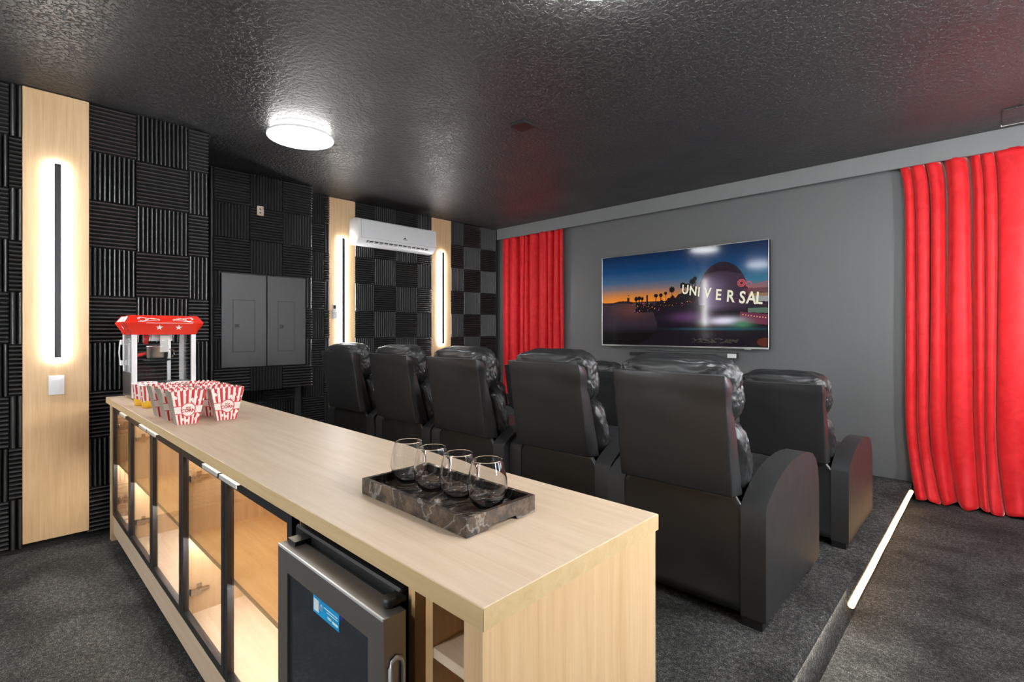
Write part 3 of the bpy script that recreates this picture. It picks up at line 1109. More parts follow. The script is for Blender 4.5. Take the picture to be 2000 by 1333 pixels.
def paint_screen(nu, nv):
    u, v = np.meshgrid((np.arange(nu) + .5) / nu, (np.arange(nv) + .5) / nv)    # v = 0 at the top
    rng = np.random.RandomState(5)

    def s2l(c):
        c = np.array(c) / 255.0
        return np.where(c <= .04045, c / 12.92, ((c + .055) / 1.055) ** 2.4)
    img = np.zeros((nv, nu, 3))

    def grad(stops, t):
        ps = [p for p, _ in stops]
        cs = np.array([s2l(c) for _, c in stops])
        return np.stack([np.interp(t, ps, cs[:, k]) for k in range(3)], -1)
    warm = np.clip(1.25 - 1.6 * np.abs(u - .25), .12, 1)[..., None]
    sky = grad([(0, (14, 34, 66)), (.18, (14, 62, 106)), (.30, (58, 88, 122)), (.38, (122, 104, 106)), (.45, (196, 122, 60)), (.52, (240, 138, 34)), (1, (240, 138, 34))], v)
    cool = grad([(0, (12, 30, 64)), (.2, (10, 62, 112)), (.36, (30, 110, 140)), (.5, (120, 110, 90)), (1, (120, 100, 80))], v)
    img[:] = sky * warm + cool * (1 - warm)

    def put(mask, col, a=1.0):
        if isinstance(a, float):
            img[mask] = img[mask] * (1 - a) + s2l(col) * a
        else:
            aa = (a * mask)[..., None]
            img[:] = img * (1 - aa) + s2l(col) * aa
    # water and its reflections
    wtr = v > .525
    put(wtr, (46, 36, 48))
    refl = np.exp(-((u - .22) / .13) ** 2) * np.exp(-((v - .60) / .10) ** 2) * (.5 + .5 * np.sin(v * 420 + 5 * np.sin(u * 70) + 3 * np.sin(u * 171)))
    put(wtr, (170, 96, 56), np.clip(refl * .4, 0, 1))
    put(v > .78, (12, 9, 10), np.clip((v - .78) / .10, 0, 1))
    # shore line and trees
    shore = .535 + .01 * np.sin(u * 31)
    put((v > shore - .018) & (v < shore + .006) & (u < .22), (42, 28, 30))
    hill = .50 - .14 * np.clip((u - .38) / .22, 0, 1) + .014 * np.sin(u * 90) + .010 * np.sin(u * 190 + 1)
    put((v > hill + .05) & (v < .64) & (u > .24) & (u < .68), (28, 20, 26))
    put((v > .47) & (v < .535) & (np.abs(u - .19) < .008), (40, 22, 20))
    put((v > .445) & (v < .455) & (np.abs(u - .19) < .004), (60, 30, 20))
    put((v > .455) & (v < .54) & (np.abs(u - .318) < .006), (24, 16, 20))
    for px, py, r in ((.245, .49, .015), (.265, .485, .014), (.285, .49, .012), (.377, .465, .013), (.408, .463, .013), (.438, .445, .011), (.478, .41, .019), (.545, .375, .02), (.575, .38, .016), (.60, .34, .018), (.615, .31, .013)):
        rr = np.hypot((u - px), (v - py) * .56)
        th = np.arctan2((v - py) * .56, u - px)
        put(rr < r * (.72 + .28 * np.abs(np.sin(th * 4.5))), (22, 16, 20))
        put((np.abs(u - px) < .0022) & (v > py) & (v < .56), (22, 16, 20))
    for k in range(90):
        px, py = rng.uniform(.2, .6), rng.uniform(.54, .64)
        put(np.hypot(u - px, (v - py) * .56) < rng.uniform(.001, .003), ((220, 60, 90), (240, 190, 90), (180, 90, 200), (90, 70, 50))[rng.randint(4)])
    # dome with lit face
    gx, gy = .767, .50
    rr = np.hypot((u - gx) / .135, (v - gy) / .335)
    put(rr < 1, (58, 40, 58))
    put((rr < 1) & (v < .275 + .02 * np.sin(u * 23)), (36, 22, 36))
    ll = np.exp(-((u - .70) / .075) ** 2) * (rr < .98) * np.clip((v - .27) / .12, 0, 1)
    put(rr < .98, (120, 104, 134), np.clip(ll, 0, 1) * .8)
    put((v > .585) & (v < .66) & (u > .40) & (u < .67), (30, 20, 28))
    low = (v > .60 + .02 * np.sin(u * 14))
    put(low & (u > .42 - .5 * (v - .6) + .08 * np.sin(v * 9)), (24, 16, 26), np.clip((v - .60) / .06, 0, 1))
    # red looping lights and hall roof on the far side
    for cx_, cy_, rad in ((.868, .385, .030), (.868, .385, .017), (.905, .40, .022)):
        d = np.abs(np.hypot(u - cx_, (v - cy_) * .56) - rad * .62)
        put(d < .0028, (196, 84, 90))
    for k, yy in enumerate((.405, .425, .445)):
        d = np.abs(v - (yy + .02 * np.sin((u - .8) * 22)))
        put((d < .005) & (u > .90), (170, 74, 82), .8)
    put((v > .44) & (v < .49) & (u > .88), (96, 50, 64), .8)
    roof = .50 + .10 * (u - .8)
    put((v > roof) & (v < roof + .05) & (u > .93), (150, 150, 150))
    put((v > .62 + .05 * (u - .8)) & (v < .655 + .12 * (u - .8)) & (u > .90), (110, 140, 120), .6)
    put((v > .66 + .03 * (u - .86) * 7) & (v < .76 + .03 * (u - .86) * 7) & (u > .86), (106, 46, 68))
    for k in range(9):
        put(np.hypot(u - (.875 + k * .014), (v - (.69 + k * .004)) * .56) < .003, (240, 170, 150))
    # fountain basin glow
    g = np.exp(-((u - .775) / .085) ** 2) * np.exp(-((v - .745) / .035) ** 2)
    put(v > .5, (226, 222, 240), np.clip(g * 1.1, 0, 1))
    g2 = np.exp(-((u - .60) / .12) ** 2) * np.exp(-((v - .70) / .05) ** 2)
    put(v > .5, (104, 66, 112), np.clip(g2 * .7, 0, 1))
    g3 = np.exp(-((u - .87) / .05) ** 2) * np.exp(-((v - .78) / .035) ** 2)
    put(v > .5, (70, 130, 96), np.clip(g3 * .9, 0, 1))
    g4 = np.exp(-((u - .75) / .2) ** 2) * np.exp(-((v - .825) / .012) ** 2)
    put(v > .5, (26, 92, 104), np.clip(g4 * .9, 0, 1))
    for k in range(60):
        px, py = rng.uniform(.6, .85), rng.uniform(.92, .965)
        put(np.hypot((u - px) / 3, (v - py)) < .003, (70, 66, 58))
    put(np.hypot((u - .985) / .04, (v - .95) / .04) < 1, (86, 40, 26))
    # darkened corners of the picture itself
    return np.clip(img, 0, 1)


NU, NV = 380, 212
img = paint_screen(NU, NV)
X = np.linspace(-TW / 2 + .006, TW / 2 - .006, NU + 1)
Z = np.linspace(TH - .006, .016, NV + 1)
P = np.zeros((NV + 1, NU + 1, 3))
P[..., 0] = X[None, :]
P[..., 1] = -.0005
P[..., 2] = Z[:, None]
me = grid_mesh('picture', P[:, ::1], smooth=False)
ca = me.color_attributes.new('picture', 'FLOAT_COLOR', 'CORNER')
cc = np.ones((NV * NU, 4, 4), dtype=np.float32)
cc[..., :3] = img.reshape(-1, 1, 3)
ca.data.foreach_set('color', cc.ravel())
m, nt, b = _mat('television_picture')
at = N(nt, 'ShaderNodeVertexColor', layer_name='picture')
b.inputs['Base Color'].default_value = (.004, .004, .004, 1)
b.inputs['Roughness'].default_value = .085
b.inputs['Specular IOR Level'].default_value = .55
nt.links.new(at.outputs[0], b.inputs['Emission Color'])
b.inputs['Emission Strength'].default_value = SCREEN
M['picture'] = m
scr = link('screen', me, m, tv, 'lit screen with the harbour picture')
M['sign'] = plain('lit_sign_letters', (.02, .02, .02), .16, emit=(.86, .83, .62), estr=.85)
for ch, u_, v_, s_ in zip('UNIVERSAL', (.558, .604, .637, .686, .745, .809, .870, .915, .953), (.418, .436, .450, .464, .488, .508, .524, .531, .537),
                          (.122, .122, .122, .132, .138, .148, .150, .150, .146)):
    me = text_mesh(ch, s_ * TH * 1.05, 0.0, bold=.022)
    for vtx in me.vertices:
        x, y = vtx.co.x, vtx.co.y
        vtx.co = (x * .80 + y * .08, -.0022, y - x * .10)
    o = link('sign_letter', me, M['sign'], scr)
    o.location = (-TW / 2 + u_ * TW, 0, TH * (1 - v_))

sb = thing('sound_bar', 'slim black soundbar mounted under the television', 'soundbar', (-2.38, 5.02, 1.035))
MB().box(-.58, .58, -.045, .03, 0, .058, bev=.008).build('body', M['metal_dark'], sb, smooth=.6)
MB().box(-.57, .40, -.047, -.044, .006, .040).build('front_grille', M['black_plastic'], sb)
for x in (-.4, .4):
    boxo('wall_bracket', (x - .02, x + .02, .03, .064, .01, .05), M['black_metal'], sb)
boxo('end_plate', (.50, .585, -.049, -.044, .008, .050), M['alu'], sb, 'pale end plate')

# ------------------------------------------------------------------ bar: cabinets, countertop, wine rack, fridge
YF, YBK = .535, 1.035
ZC = .852
DX = [-3.955, -3.422, -2.889, -2.356, -1.823, -1.290]
T = .018


def hinge(parent, x, z, sgn):
    h = MB()
    h.box(x, x + sgn * .012, YF + .028, YF + .095, z - .007, z + .007, bev=.002, seg=1)
    h.box(x, x + sgn * .004, YF + .050, YF + .068, z - .024, z + .024)
    h.box(x + sgn * .004, x + sgn * .022, YF + .023, YF + .040, z - .013, z + .013, bev=.003, seg=1)
    h.cyl((x + sgn * .013, YF + .060, z), (x + sgn * .016, YF + .060, z), .005, n=8)
    h.build('hinge', M['chrome'], parent)


def cab_door(parent, x0, x1, side):
    """SIDE: 'l' hung on its far stile, 'r' on its near stile"""
    z0, z1 = .162, .838
    g, s = .0018, .030
    d = MB()
    for a in ((x0 + g, x0 + g + s, z0, z1), (x1 - g - s, x1 - g, z0, z1), (x0 + g + s, x1 - g - s, z0, z0 + s), (x0 + g + s, x1 - g - s, z1 - s, z1)):
        d.box(a[0], a[1], YF, YF + .020, a[2], a[3])
    dr = d.build('door', M['black_metal'], parent)
    boxo('glass_pane', (x0 + g + s - .004, x1 - g - s + .004, YF + .008, YF + .012, z0 + s - .004, z1 - s + .004), M['pane'], dr)
    hx = (x1 - .175, x1 - .012) if side == 'l' else (x0 + .012, x0 + .175)
    MB().prism([(YF - .019, z1 - .010), (YF - .019, z1 + .0035), (YF + .012, z1 + .0035), (YF + .012, z1 + .0005), (YF - .016, z1 + .0005), (YF - .016, z1 - .010)], 'x', hx[0], hx[1]).build('handle', M['alu'], dr, 'pale metal edge pull')
    return dr


def cabinet(label, x0, x1, doors, endp=False):
    wz = M['wood_panel']
    c = thing('bar_cabinet', label, 'cabinet', (0, 0, 0), group='glass fronted bar cabinets')
    y0 = YF + .022
    for a, b in ((x0, x0 + T), (x1 - T, x1)):
        boxo('side_panel', (a, b, y0, YBK, .145, ZC), wz, c)
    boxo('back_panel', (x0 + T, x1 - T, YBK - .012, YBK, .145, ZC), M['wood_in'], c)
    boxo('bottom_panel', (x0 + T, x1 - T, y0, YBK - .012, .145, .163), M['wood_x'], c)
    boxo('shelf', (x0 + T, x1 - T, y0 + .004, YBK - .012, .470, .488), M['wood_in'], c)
    boxo('cabinet_light', (x0 + .04, x1 - .04, y0 + .012, y0 + .022, .464, .4695), M['led'], c)  # added under the shelf to brighten the lower half
    boxo('cabinet_light', (x0 + .04, x1 - .04, y0 + .012, y0 + .022, .846, .8515), M['led_low'], c)  # weaker added strip for the upper half
    boxo('plinth', (x0, x1, YF + .004, YF + .022, .045, .158), M['wood_x'], c)
    boxo('toe_base', (x0 + .01, x1 - .01, YF + .05, YBK, 0.0, .145), M['black_plastic'], c)
    if endp:
        boxo('end_panel', (x0 - .055, x0, YF - .006, YBK + .01, 0, ZC), wz, c)
    for d0, d1, s in doors:
        cab_door(c, d0, d1, s)
        hx = d0 + T if s == 'l' else d1 - T
        if (s == 'l' and abs(d0 - x0) < .01) or (s == 'r' and abs(d1 - x1) < .01):
            for z in (.256, .712):
                hinge(c, hx, z, 1 if s == 'l' else -1)
    return c


cabinet('single glass door cabinet with oak end panel, under the popcorn machine', DX[0], DX[1], [(DX[0], DX[1], 'l')], True)
cabinet('double glass door cabinet under the popcorn boxes', DX[1], DX[3], [(DX[1], DX[2], 'l'), (DX[2], DX[3], 'r')])
cabinet('double glass door cabinet standing next to the mini fridge', DX[3], DX[5], [(DX[3], DX[4], 'l'), (DX[4], DX[5], 'r')])
ct = boxo('countertop', (-4.055, -.555, .515, 1.058, ZC, .888), M['wood_x'], bev=.0012, seg=1)
boxo('edge_band', (-4.0552, -.5548, .5140, .5149, ZC + .0006, .8872), M['edge'], ct, 'yellower oak edge band')  # thin strip added to carry the edge's yellower lighting
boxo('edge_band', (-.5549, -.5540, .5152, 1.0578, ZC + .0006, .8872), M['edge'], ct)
tag(ct, 'long pale oak countertop of the bar', 'countertop')
wr = thing('wine_rack', 'oak end unit with open square cubbies closing the bar', 'wine rack', (0, 0, 0))
for a, b in ((-.772, -.752), (-.720, -.700)):
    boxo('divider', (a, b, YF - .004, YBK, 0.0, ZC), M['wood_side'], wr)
boxo('end_panel', (-.611, -.567, YF - .010, YBK + .033, 0.0, ZC), M['wood_panel'], wr)
boxo('back_panel', (-1.29, -.611, YBK, YBK + .012, 0.0, ZC), M['wood_in'], wr)
boxo('plinth', (-.70, -.611, YF, YF + .02, 0.0, .06), M['wood_x'], wr)
for k in range(7):
    z = .741 - .1 * k
    boxo('shelf', (-.70, -.611, YF - .003, YBK, z, z + .018), M['wood_in' if 0 else 'wood_x'], wr)

# mini fridge in its niche
fg = thing('mini_fridge', 'black mini fridge with steel framed dark glass door and blue sticker', 'mini fridge', (0, 0, 0))
boxo('body', (-1.235, -.782, .520, 1.0, .02, .832), M['black_plastic'], fg, bev=.004, seg=1)
for x in (-1.2, -.82):
    for y in (.56, .95):
        MB().cyl((x, y, .001), (x, y, .02), .016, n=12).build('foot', M['black_plastic'], fg)
FX0, FX1, FY0, FY1, FZ0, FZ1 = -1.196, -.747, .464, .508, .06, .815
fd = MB()
s = .052
# mitred steel frame
q_o = [(FX0, FZ0), (FX1, FZ0), (FX1, FZ1), (FX0, FZ1)]
q_i = [(FX0 + s, FZ0 + s), (FX1 - s, FZ0 + s), (FX1 - s, FZ1 - s), (FX0 + s, FZ1 - s)]
for k in range(4):
    a, b2, c2, d2 = q_o[k], q_o[(k + 1) % 4], q_i[(k + 1) % 4], q_i[k]
    e = .0006
    fd.prism([a, b2, c2, d2], 'y', FY0, FY1)
fdo = fd.build('door', M['dark_steel'], fg, 'brushed steel door frame')
boxo('door_edge', (FX0 + .002, FX1 - .002, FY0 - .0015, FY0 + .002, FZ1 - .004, FZ1 + .0008), M['alu'], fdo)
boxo('door_glass', (FX0 + s - .002, FX1 - s + .002, FY0 + .006, FY0 + .012, FZ0 + s - .002, FZ1 - s + .002), M['fridge_glass'], fdo, 'dark glass')
boxo('gasket', (FX0 + .012, FX1 - .03, FY1, .520, FZ0 + .01, FZ1 - .006), M['black_plastic'], fdo)
MB().tube([(FX1 + .004, .474, .40), (FX1 + .004, .474, .728), (FX1 + .004, .478, .738), (FX1 + .004, .486, .743), (FX1 + .004, .496, .738), (FX1 + .004, .500, .728), (FX1 + .004, .500, .40)], .0042, 10).build('handle', M['alu'], fdo, 'pale bar handle')
boxo('hinge_cap', (FX0 + .01, FX0 + .05, FY0 + .018, .518, FZ1 - .002, FZ1 + .010), M['black_plastic'], fg)
hb = MB().cyl((FX1 - .032, .496, FZ1), (FX1 - .032, .496, FZ1 + .016), .012, n=14)
hb.box(FX1 - .05, FX1 - .02, .497, .522, FZ1 + .004, FZ1 + .012)
hb.build('hinge', M['black_metal'], fg)
sy = FY0 + .0052
boxo('sticker', (-1.026, -.914, sy, sy + .0008, .722, .756), M['blue_label'], fdo, 'bright blue sticker')
boxo('sticker_film', (-.99, -.90, sy + .0004, sy + .0009, .748, .765), M['violet_label'], fdo)
for a in ((-.978, -.920, .7455, .7475), (-.965, -.920, .7405, .7420), (-.962, -.946, .730, .7345), (-.942, -.918, .7285, .7330), (-1.022, -1.000, .727, .751)):
    boxo('sticker_mark', (a[0], a[1], sy - .0004, sy, a[2], a[3]), M['white_ink'], fdo)
MB().tube([(-.989 + .005 * math.cos(t), sy - .0002, .741 + .006 * math.sin(t)) for t in np.linspace(-1.2, 4.3, 12)], .001, 6).build('sticker_mark', M['white_ink'], fdo)

# ------------------------------------------------------------------ marble tray and glasses
tr = thing('serving_tray', 'dark brown marble tray with notched feet on the oak countertop', 'tray', (-.968, .768, .888))
hw, hd = .203, .104
b_ = MB()
b_.box(-hw + .010, hw - .010, -hd + .010, hd - .010, .010, .019)
for y0, y1 in ((-hd, -hd + .011), (hd - .011, hd)):
    b_.box(-hw + .0108, hw - .0108, y0, y1, .0004, .040)
for x0, x1 in ((-hw, -hw + .011), (hw - .011, hw)):
    b_.prism([(-hd, .0004), (-.045, .0004), (-.040, .009), (.040, .009), (.045, .0004), (hd, .0004), (hd, .040), (-hd, .040)], 'x', x0, x1)
b_.build('tray_body', M['marble'], tr)
gp = [(0, .0), (.020, .0), (.027, .002), (.036, .012), (.0435, .028), (.0462, .045), (.0450, .062), (.0405, .085), (.0352, .1055), (.0346, .1072), (.0342, .1080), (.0338, .1084), (.0333, .1080), (.0331, .1072), (.0337, .1055),
      (.0390, .085), (.0434, .062), (.0445, .045), (.0417, .029), (.0340, .0145), (.024, .0075), (0, .0055)]
gme = MB().lathe(gp, 48).mesh('wine_glass')
gl = ['stemless wine glass on the tray, the one set deepest towards the popcorn', 'second stemless glass from the popcorn side of the tray', 'third stemless glass from the popcorn side of the tray',
      'stemless wine glass on the tray, the one by the square end of the bar']
for (x, y), lab in zip(((-1.117, .768), (-1.017, .770), (-.922, .776), (-.829, .782)), gl):
    o = link('wine_glass', gme, M['glass'])
    o.location = (x, y, .9076)
    tag(o, lab, 'glass', 'stemless wine glasses')

# ------------------------------------------------------------------ popcorn boxes and cups


def popcorn_box(name, label, x, y, plain_side, rz=0.0):
    """front face towards +x; flared card box, scalloped rim"""
    t = thing(name, label, 'popcorn box', (x, y, .8885), rz, 'striped popcorn boxes')
    bw, bd, tw, td, hh = .040, .030, .069, .050, .145
    nsc, sub = 7, 6
    me_v, me_f, uvs, mi = [], [], [], []

    def face(c0, c1, t0, t1, mat, hump):
        """c0,c1 bottom corners; t0,t1 top corners"""
        n = nsc * sub
        base = len(me_v)
        for i in range(n + 1):
            u = i / n
            lo_ = Vector(c0).lerp(Vector(c1), u)
            hi_ = Vector(t0).lerp(Vector(t1), u)
            sc_ = .007 * abs(math.sin(PI * u * nsc)) + hump * math.sin(PI * u)
            for k in range(5):
                v = k / 4
                p = lo_.lerp(hi_, v)
                if k == 4:
                    p = p + Vector((0, 0, sc_))
                me_v.append(p)
        for i in range(n):
            for k in range(4):
                a = base + i * 5 + k
                me_f.append((a, a + 5, a + 6, a + 1))
                mi.append(mat)
                uvs.extend([(i / n, k / 4), ((i + 1) / n, k / 4), ((i + 1) / n, (k + 1) / 4), (i / n, (k + 1) / 4)])
    B = [(bd, -bw, 0), (bd, bw, 0), (-bd, bw, 0), (-bd, -bw, 0)]
    Tt = [(td, -tw, hh), (td, tw, hh), (-td, tw, hh), (-td, -tw, hh)]
    face(B[0], B[1], Tt[0], Tt[1], 0, .006)
    face(B[1], B[2], Tt[1], Tt[2], 1, .0)
    face(B[2], B[3], Tt[2], Tt[3], 0, .006)
    face(B[3], B[0], Tt[3], Tt[0], 1, .0)
    base = len(me_v)
    me_v.extend(Vector(p) + Vector((0, 0, .001)) for p in B)
    me_f.append((base + 3, base + 2, base + 1, base))
    mi.append(2)
    uvs.extend([(0, 0)] * 4)
    me = bpy.data.meshes.new('carton')
    me.from_pydata(me_v, [], me_f)
    ul = me.uv_layers.new(name='UVMap')
    ul.data.foreach_set('uv', np.array(uvs, dtype=np.float32).ravel())
    me.polygons.foreach_set('material_index', mi)
    for mm in (M['pop_box'], M['card'] if plain_side else M['pop_side'], M['card']):
        me.materials.append(mm)
    o = link('carton', me, None, t)
    md = o.modifiers.new('thick', 'SOLIDIFY')
    md.thickness = .0012
    # lettering lies on the tilted front face
    up = (Vector(Tt[0]) - Vector(B[0])).normalized()
    up = Vector((td - bd, 0, hh)).normalized()
    nrm = Vector((hh, 0, -(td - bd))).normalized()
    for txt, sz, v in (('CORN', .0195, .425), ('POP', .0105, .515)):
        tm = text_mesh(txt, sz, .0, bold=.03)
        org = Vector((bd, 0, 0)).lerp(Vector((td, 0, hh)), v) + nrm * .0012
        for vt in tm.vertices:
            vt.co = org + Vector((0, 1, 0)) * (vt.co.x * 1.0) + up * vt.co.y
        link('lettering', tm, M['red_ink'], t, 'red lettering')
    return t


LB = ['popcorn box leading the group on the bar front side, plain card side showing', 'popcorn box in the middle of the row along the bar front edge', 'popcorn box at the back of the row along the bar front edge']
RB = ['popcorn box leading the row by the recliners', 'popcorn box in the middle of the row by the recliners', 'popcorn box at the back of the row by the recliners']
for k, (x, y) in enumerate(((-2.635, .617), (-2.80, .612), (-2.965, .608))):
    popcorn_box('popcorn_box', LB[k], x, y, True, .02)
for k, (x, y) in enumerate(((-2.632, .778), (-2.805, .772), (-2.975, .770))):
    popcorn_box('popcorn_box', RB[k], x, y, False, -.06 + .03 * k)


def paper_cup(label, x, y, rz):
    t = thing('paper_cup', label, 'paper cup', (x, y, .8885), rz, 'striped paper popcorn cups')
    n, k = 48, 6
    r0, r1, hh = .045, .058, .122
    vs, fs, uv = [], [], []
    for i in range(n + 1):
        a = 2 * PI * i / n
        for j in range(k + 1):
            r = r0 + (r1 - r0) * j / k
            vs.append((r * math.cos(a), r * math.sin(a), hh * j / k))
    for i in range(n):
        for j in range(k):
            a = i * (k + 1) + j
            fs.append((a, a + k + 1, a + k + 2, a + 1))
            uv.extend([(i / n * 2, j / k), ((i + 1) / n * 2, j / k), ((i + 1) / n * 2, (j + 1) / k), (i / n * 2, (j + 1) / k)])
    me = bpy.data.meshes.new('cup_wall')
    me.from_pydata(vs, [], fs)
    ul = me.uv_layers.new(name='UVMap')
    ul.data.foreach_set('uv', np.array(uv, dtype=np.float32).ravel())
    me.polygons.foreach_set('use_smooth', [True] * len(fs))
    o = link('cup_wall', me, M['pop_cup'], t)
    md = o.modifiers.new('thick', 'SOLIDIFY')
    md.thickness = .001
    MB().lathe([(.0, .003), (.0445, .003)], 32).build('cup_base', M['card'], t)
    MB().lathe([(r1 - .001, hh - .002), (r1 + .003, hh - .002), (r1 + .004, hh + .001), (r1 + .002, hh + .004), (r1 - .001, hh + .003), (r1 - .001, hh - .002)], 48).build('rim', M['white_ink'], t, 'rolled white rim')
    return t


paper_cup('round striped paper cup with yellow base nearest the popcorn boxes', -3.335, .622, .2)
paper_cup('round striped paper cup with yellow base tucked beside the popcorn machine', -3.47, .612, 1.0)
paper_cup('round striped paper cup standing before the popcorn machine glass, mostly hidden by boxes', -3.355, .760, 2.0)

# ------------------------------------------------------------------ popcorn machine
pm = thing('popcorn_machine', 'red topped popcorn machine with glass sides standing on the bar', 'popcorn machine', (-3.85, .757, .888))
XW, YW = .150, .166
base = MB().box(-XW, XW, -YW, YW, .014, .085, bev=.004, seg=1)
base.build('base', M['white_paint'], pm)
for x in (-.12, .12):
    for y in (-.135, .135):
        MB().cyl((x, y, .0005), (x, y, .015), .012, n=12).build('foot', M['black_plastic'], pm)
for x in (-1, 1):
    for y in (-1, 1):
        a, b2 = sorted((x * XW, x * (XW - .020)))
        c2, d2 = sorted((y * YW, y * (YW - .026)))
        boxo('post', (a, b2, c2, d2, .085, .397), M['white_paint'], pm, bev=.002, seg=1)
boxo('glass_pane', (XW - .008, XW - .005, -YW + .026, YW - .026, .085, .397), M['pane_pop'], pm)
for y in (-1, 1):
    a, b2 = sorted((y * (YW - .005), y * (YW - .008)))
    boxo('glass_pane', (-XW + .02, XW - .02, a, b2, .085, .397), M['pane_pop'], pm)
boxo('lower_panel', (-XW + .020, XW - .012, -YW - .0025, -YW + .0045, .020, .165), M['steel'], pm, 'grey metal lower side')
boxo('door_frame', (-XW + .001, -XW + .012, -YW + .026, -YW + .04, .085, .397), M['steel'], pm)
boxo('door_frame', (-XW + .001, -XW + .012, .07, .09, .085, .397), M['steel'], pm)
for z in (.215, .345):
    MB().box(-XW - .004, -XW + .018, -YW - .016, -YW + .002, z - .016, z + .016, bev=.004, seg=1).build('door_hinge', M['white_paint'], pm)
MB().tube([(-XW + .004, -YW - .013, .345), (-XW + .004, -YW - .019, .28), (-XW + .004, -YW - .013, .215)], .0035, 8).build('hinge_bar', M['white_paint'], pm)
# canopy: flares out to a ridge and back
lv = [(.395, XW + .002, YW + .002), (.410, XW + .006, YW + .006), (.466, XW + .036, YW + .036), (.512, XW + .006, YW + .008)]
cb = bmesh.new()
rg = []
for z, ex, ey in lv:
    rg.append([cb.verts.new(p) for p in ((ex, -ey, z), (ex, ey, z), (-ex, ey, z), (-ex, -ey, z))])
for A, B in zip(rg, rg[1:]):
    for j in range(4):
        cb.faces.new((A[j], A[(j + 1) % 4], B[(j + 1) % 4], B[j]))
cb.faces.new(rg[0][::-1])
cb.faces.new(rg[-1])
bmesh.ops.bevel(cb, geom=list(cb.edges), offset=.0025, segments=2, affect='EDGES')
cm = MB()
cm.merge(cb)
cano = cm.build('canopy', M['red_paint'], pm, 'red flared canopy', smooth=.5)


def on_face(p00, p10, p01):
    """frame on a canopy face: origin p00, u towards p10, v towards p01"""
    p00, p10, p01 = Vector(p00), Vector(p10), Vector(p01)
    eu, ev = (p10 - p00), (p01 - p00)
    nr = eu.cross(ev).normalized()
    return lambda u, v, h=.0012: p00 + eu * u + ev * v + nr * h, nr, eu.length, ev.length


def star(F, uc, vc, R, ulen, vlen):
    b = MB()
    vs = []
    for k in range(10):
        r = R if k % 2 == 0 else R * .42
        a = PI / 2 + k * PI / 5
        vs.append(b.bm.verts.new(F(uc + r * math.cos(a) / ulen, vc + r * math.sin(a) / vlen)))
    c = b.bm.verts.new(F(uc, vc))
    for k in range(10):
        b.bm.faces.new((c, vs[k], vs[(k + 1) % 10]))
    return b


def scroll(F, nr, uc, vc, sgn, ulen, vlen, S):
    """white scrollwork: two curls joined by a wave"""
    b = MB()

    def add(fn, r):
        b.tube([F(uc + sgn * x * S / ulen, vc + y * S / vlen, .0015) for x, y in fn], r, 6, flat=nr)
    curl = [((.30 - .035 * t) * math.cos(t) * .5 - .85, (.30 - .035 * t) * math.sin(t) * .62 + .05) for t in np.linspace(.2, 7.2, 26)]
    add(curl, .0016)
    curl2 = [((.20 - .024 * t) * math.cos(-t + 3) * .6 + 1.05, (.20 - .024 * t) * math.sin(-t + 3) * .8 - .14) for t in np.linspace(0, 6.6, 22)]
    add(curl2, .0015)
    add([(x, .20 * math.sin(x * 3.3) * (1 - .35 * x) - .05) for x in np.linspace(-.75, .95, 20)], .0019)
    add([(x, .26 - .30 * (x + .8) / 1.5) for x in np.linspace(-.8, .7, 10)], .0016)
    add([(x, -.26 + .10 * math.sin(x * 2)) for x in np.linspace(-.95, .9, 14)], .0015)
    curl3 = [((.16 - .02 * t) * math.cos(t + 1) - .10, (.16 - .02 * t) * math.sin(t + 1) - .03) for t in np.linspace(0, 6, 18)]
    add(curl3, .0013)
    return b


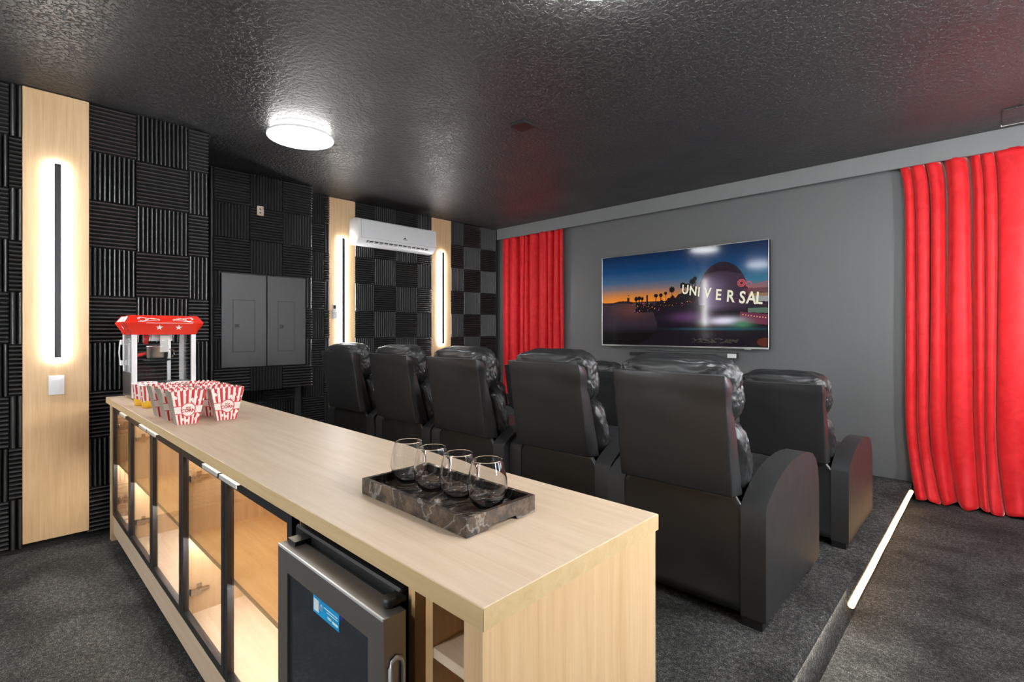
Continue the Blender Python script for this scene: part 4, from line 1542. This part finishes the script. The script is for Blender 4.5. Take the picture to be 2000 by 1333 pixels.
z0, e0, f0 = lv[1]
z1, e1, f1 = lv[2]
z2, e2, f2 = lv[3]
Flo, nlo, ul_, vl_ = on_face((e0, -f0, z0), (e0, f0, z0), (e1, -f0, z1))
Fup, nup, ul2, vl2 = on_face((e1, -f1, z1), (e1, f1, z1), (e2, -f1, z2))
for uc in (.40, .695):
    star(Flo, uc, .52, .0195, ul_, vl_).build('star', M['white_ink'], cano, 'white star')
for uc, sg in ((.27, 1), (.735, -1)):
    scroll(Fup, nup, uc, .50, sg, ul2, vl2, .052).build('scroll', M['white_ink'], cano, 'white scroll ornament')
boxo('ridge_line', (e1 - .004, e1 - .0008, -f1 + .10, f1 - .06, z1 - .0008, z1 + .0008), M['white_ink'], cano)
Fsl, nsl, usl, vsl = on_face((-e0, -f0, z0), (e0, -f0, z0), (-e0, -f1, z1))
Fsu, nsu, usu, vsu = on_face((-e1, -f1, z1), (e1, -f1, z1), (-e1, -f2, z2))
star(Fsl, .5, .5, .016, usl, vsl).build('star', M['white_ink'], cano)
for pts in ([(.14, .15), (.34, .15), (.42, .85), (.24, .85)], [(.40, .15), (.60, .15), (.56, .85), (.46, .85)], [(.66, .15), (.86, .15), (.80, .85), (.62, .85)]):
    b2 = MB()
    b2.bm.faces.new([b2.bm.verts.new(Fsu(u, v)) for u, v in pts])
    b2.build('side_stripe', M['white_ink'], cano)
# kettle hanging inside
kt = MB().lathe([(.0, .245), (.050, .245), (.056, .252), (.057, .318), (.060, .322), (.057, .326), (.046, .329), (.0, .331)], 36, c=(.02, -.015)).build('kettle', M['steel'], pm, 'polished steel kettle')
boxo('hanger', (.072, .077, -.012, .030, .285, .397), M['dark_steel'], kt)
boxo('hanger_slot', (.077, .0776, -.002, .020, .355, .362), M['white_ink'], kt)
MB().tube([(.03, .045, .30), (.03, .070, .295), (.03, .073, .27), (.03, .060, .25)], .0035, 8).build('kettle_arm', M['chrome'], kt)
MB().cyl((.03, -.078, .336), (.03, -.072, .392), .012, .016, n=14).build('tilt_knob', M['red_plastic'], kt, 'red knob')
MB().cyl((.04, -.078, .278), (.04, -.122, .266), .009, .012, n=14).build('kettle_handle', M['red_plastic'], kt, 'red grip')
boxo('motor_box', (-.05, .05, -.05, .06, .355, .397), M['white_paint'], pm)
MB().lathe([(.0, .230), (.070, .230), (.074, .236), (.070, .240), (.0, .240)], 32, c=(.02, -.015)).build('kettle_tray', M['black_metal'], pm)
boxo('popcorn_deck', (-XW + .02, XW - .02, -YW + .02, YW - .02, .085, .092), M['steel'], pm)
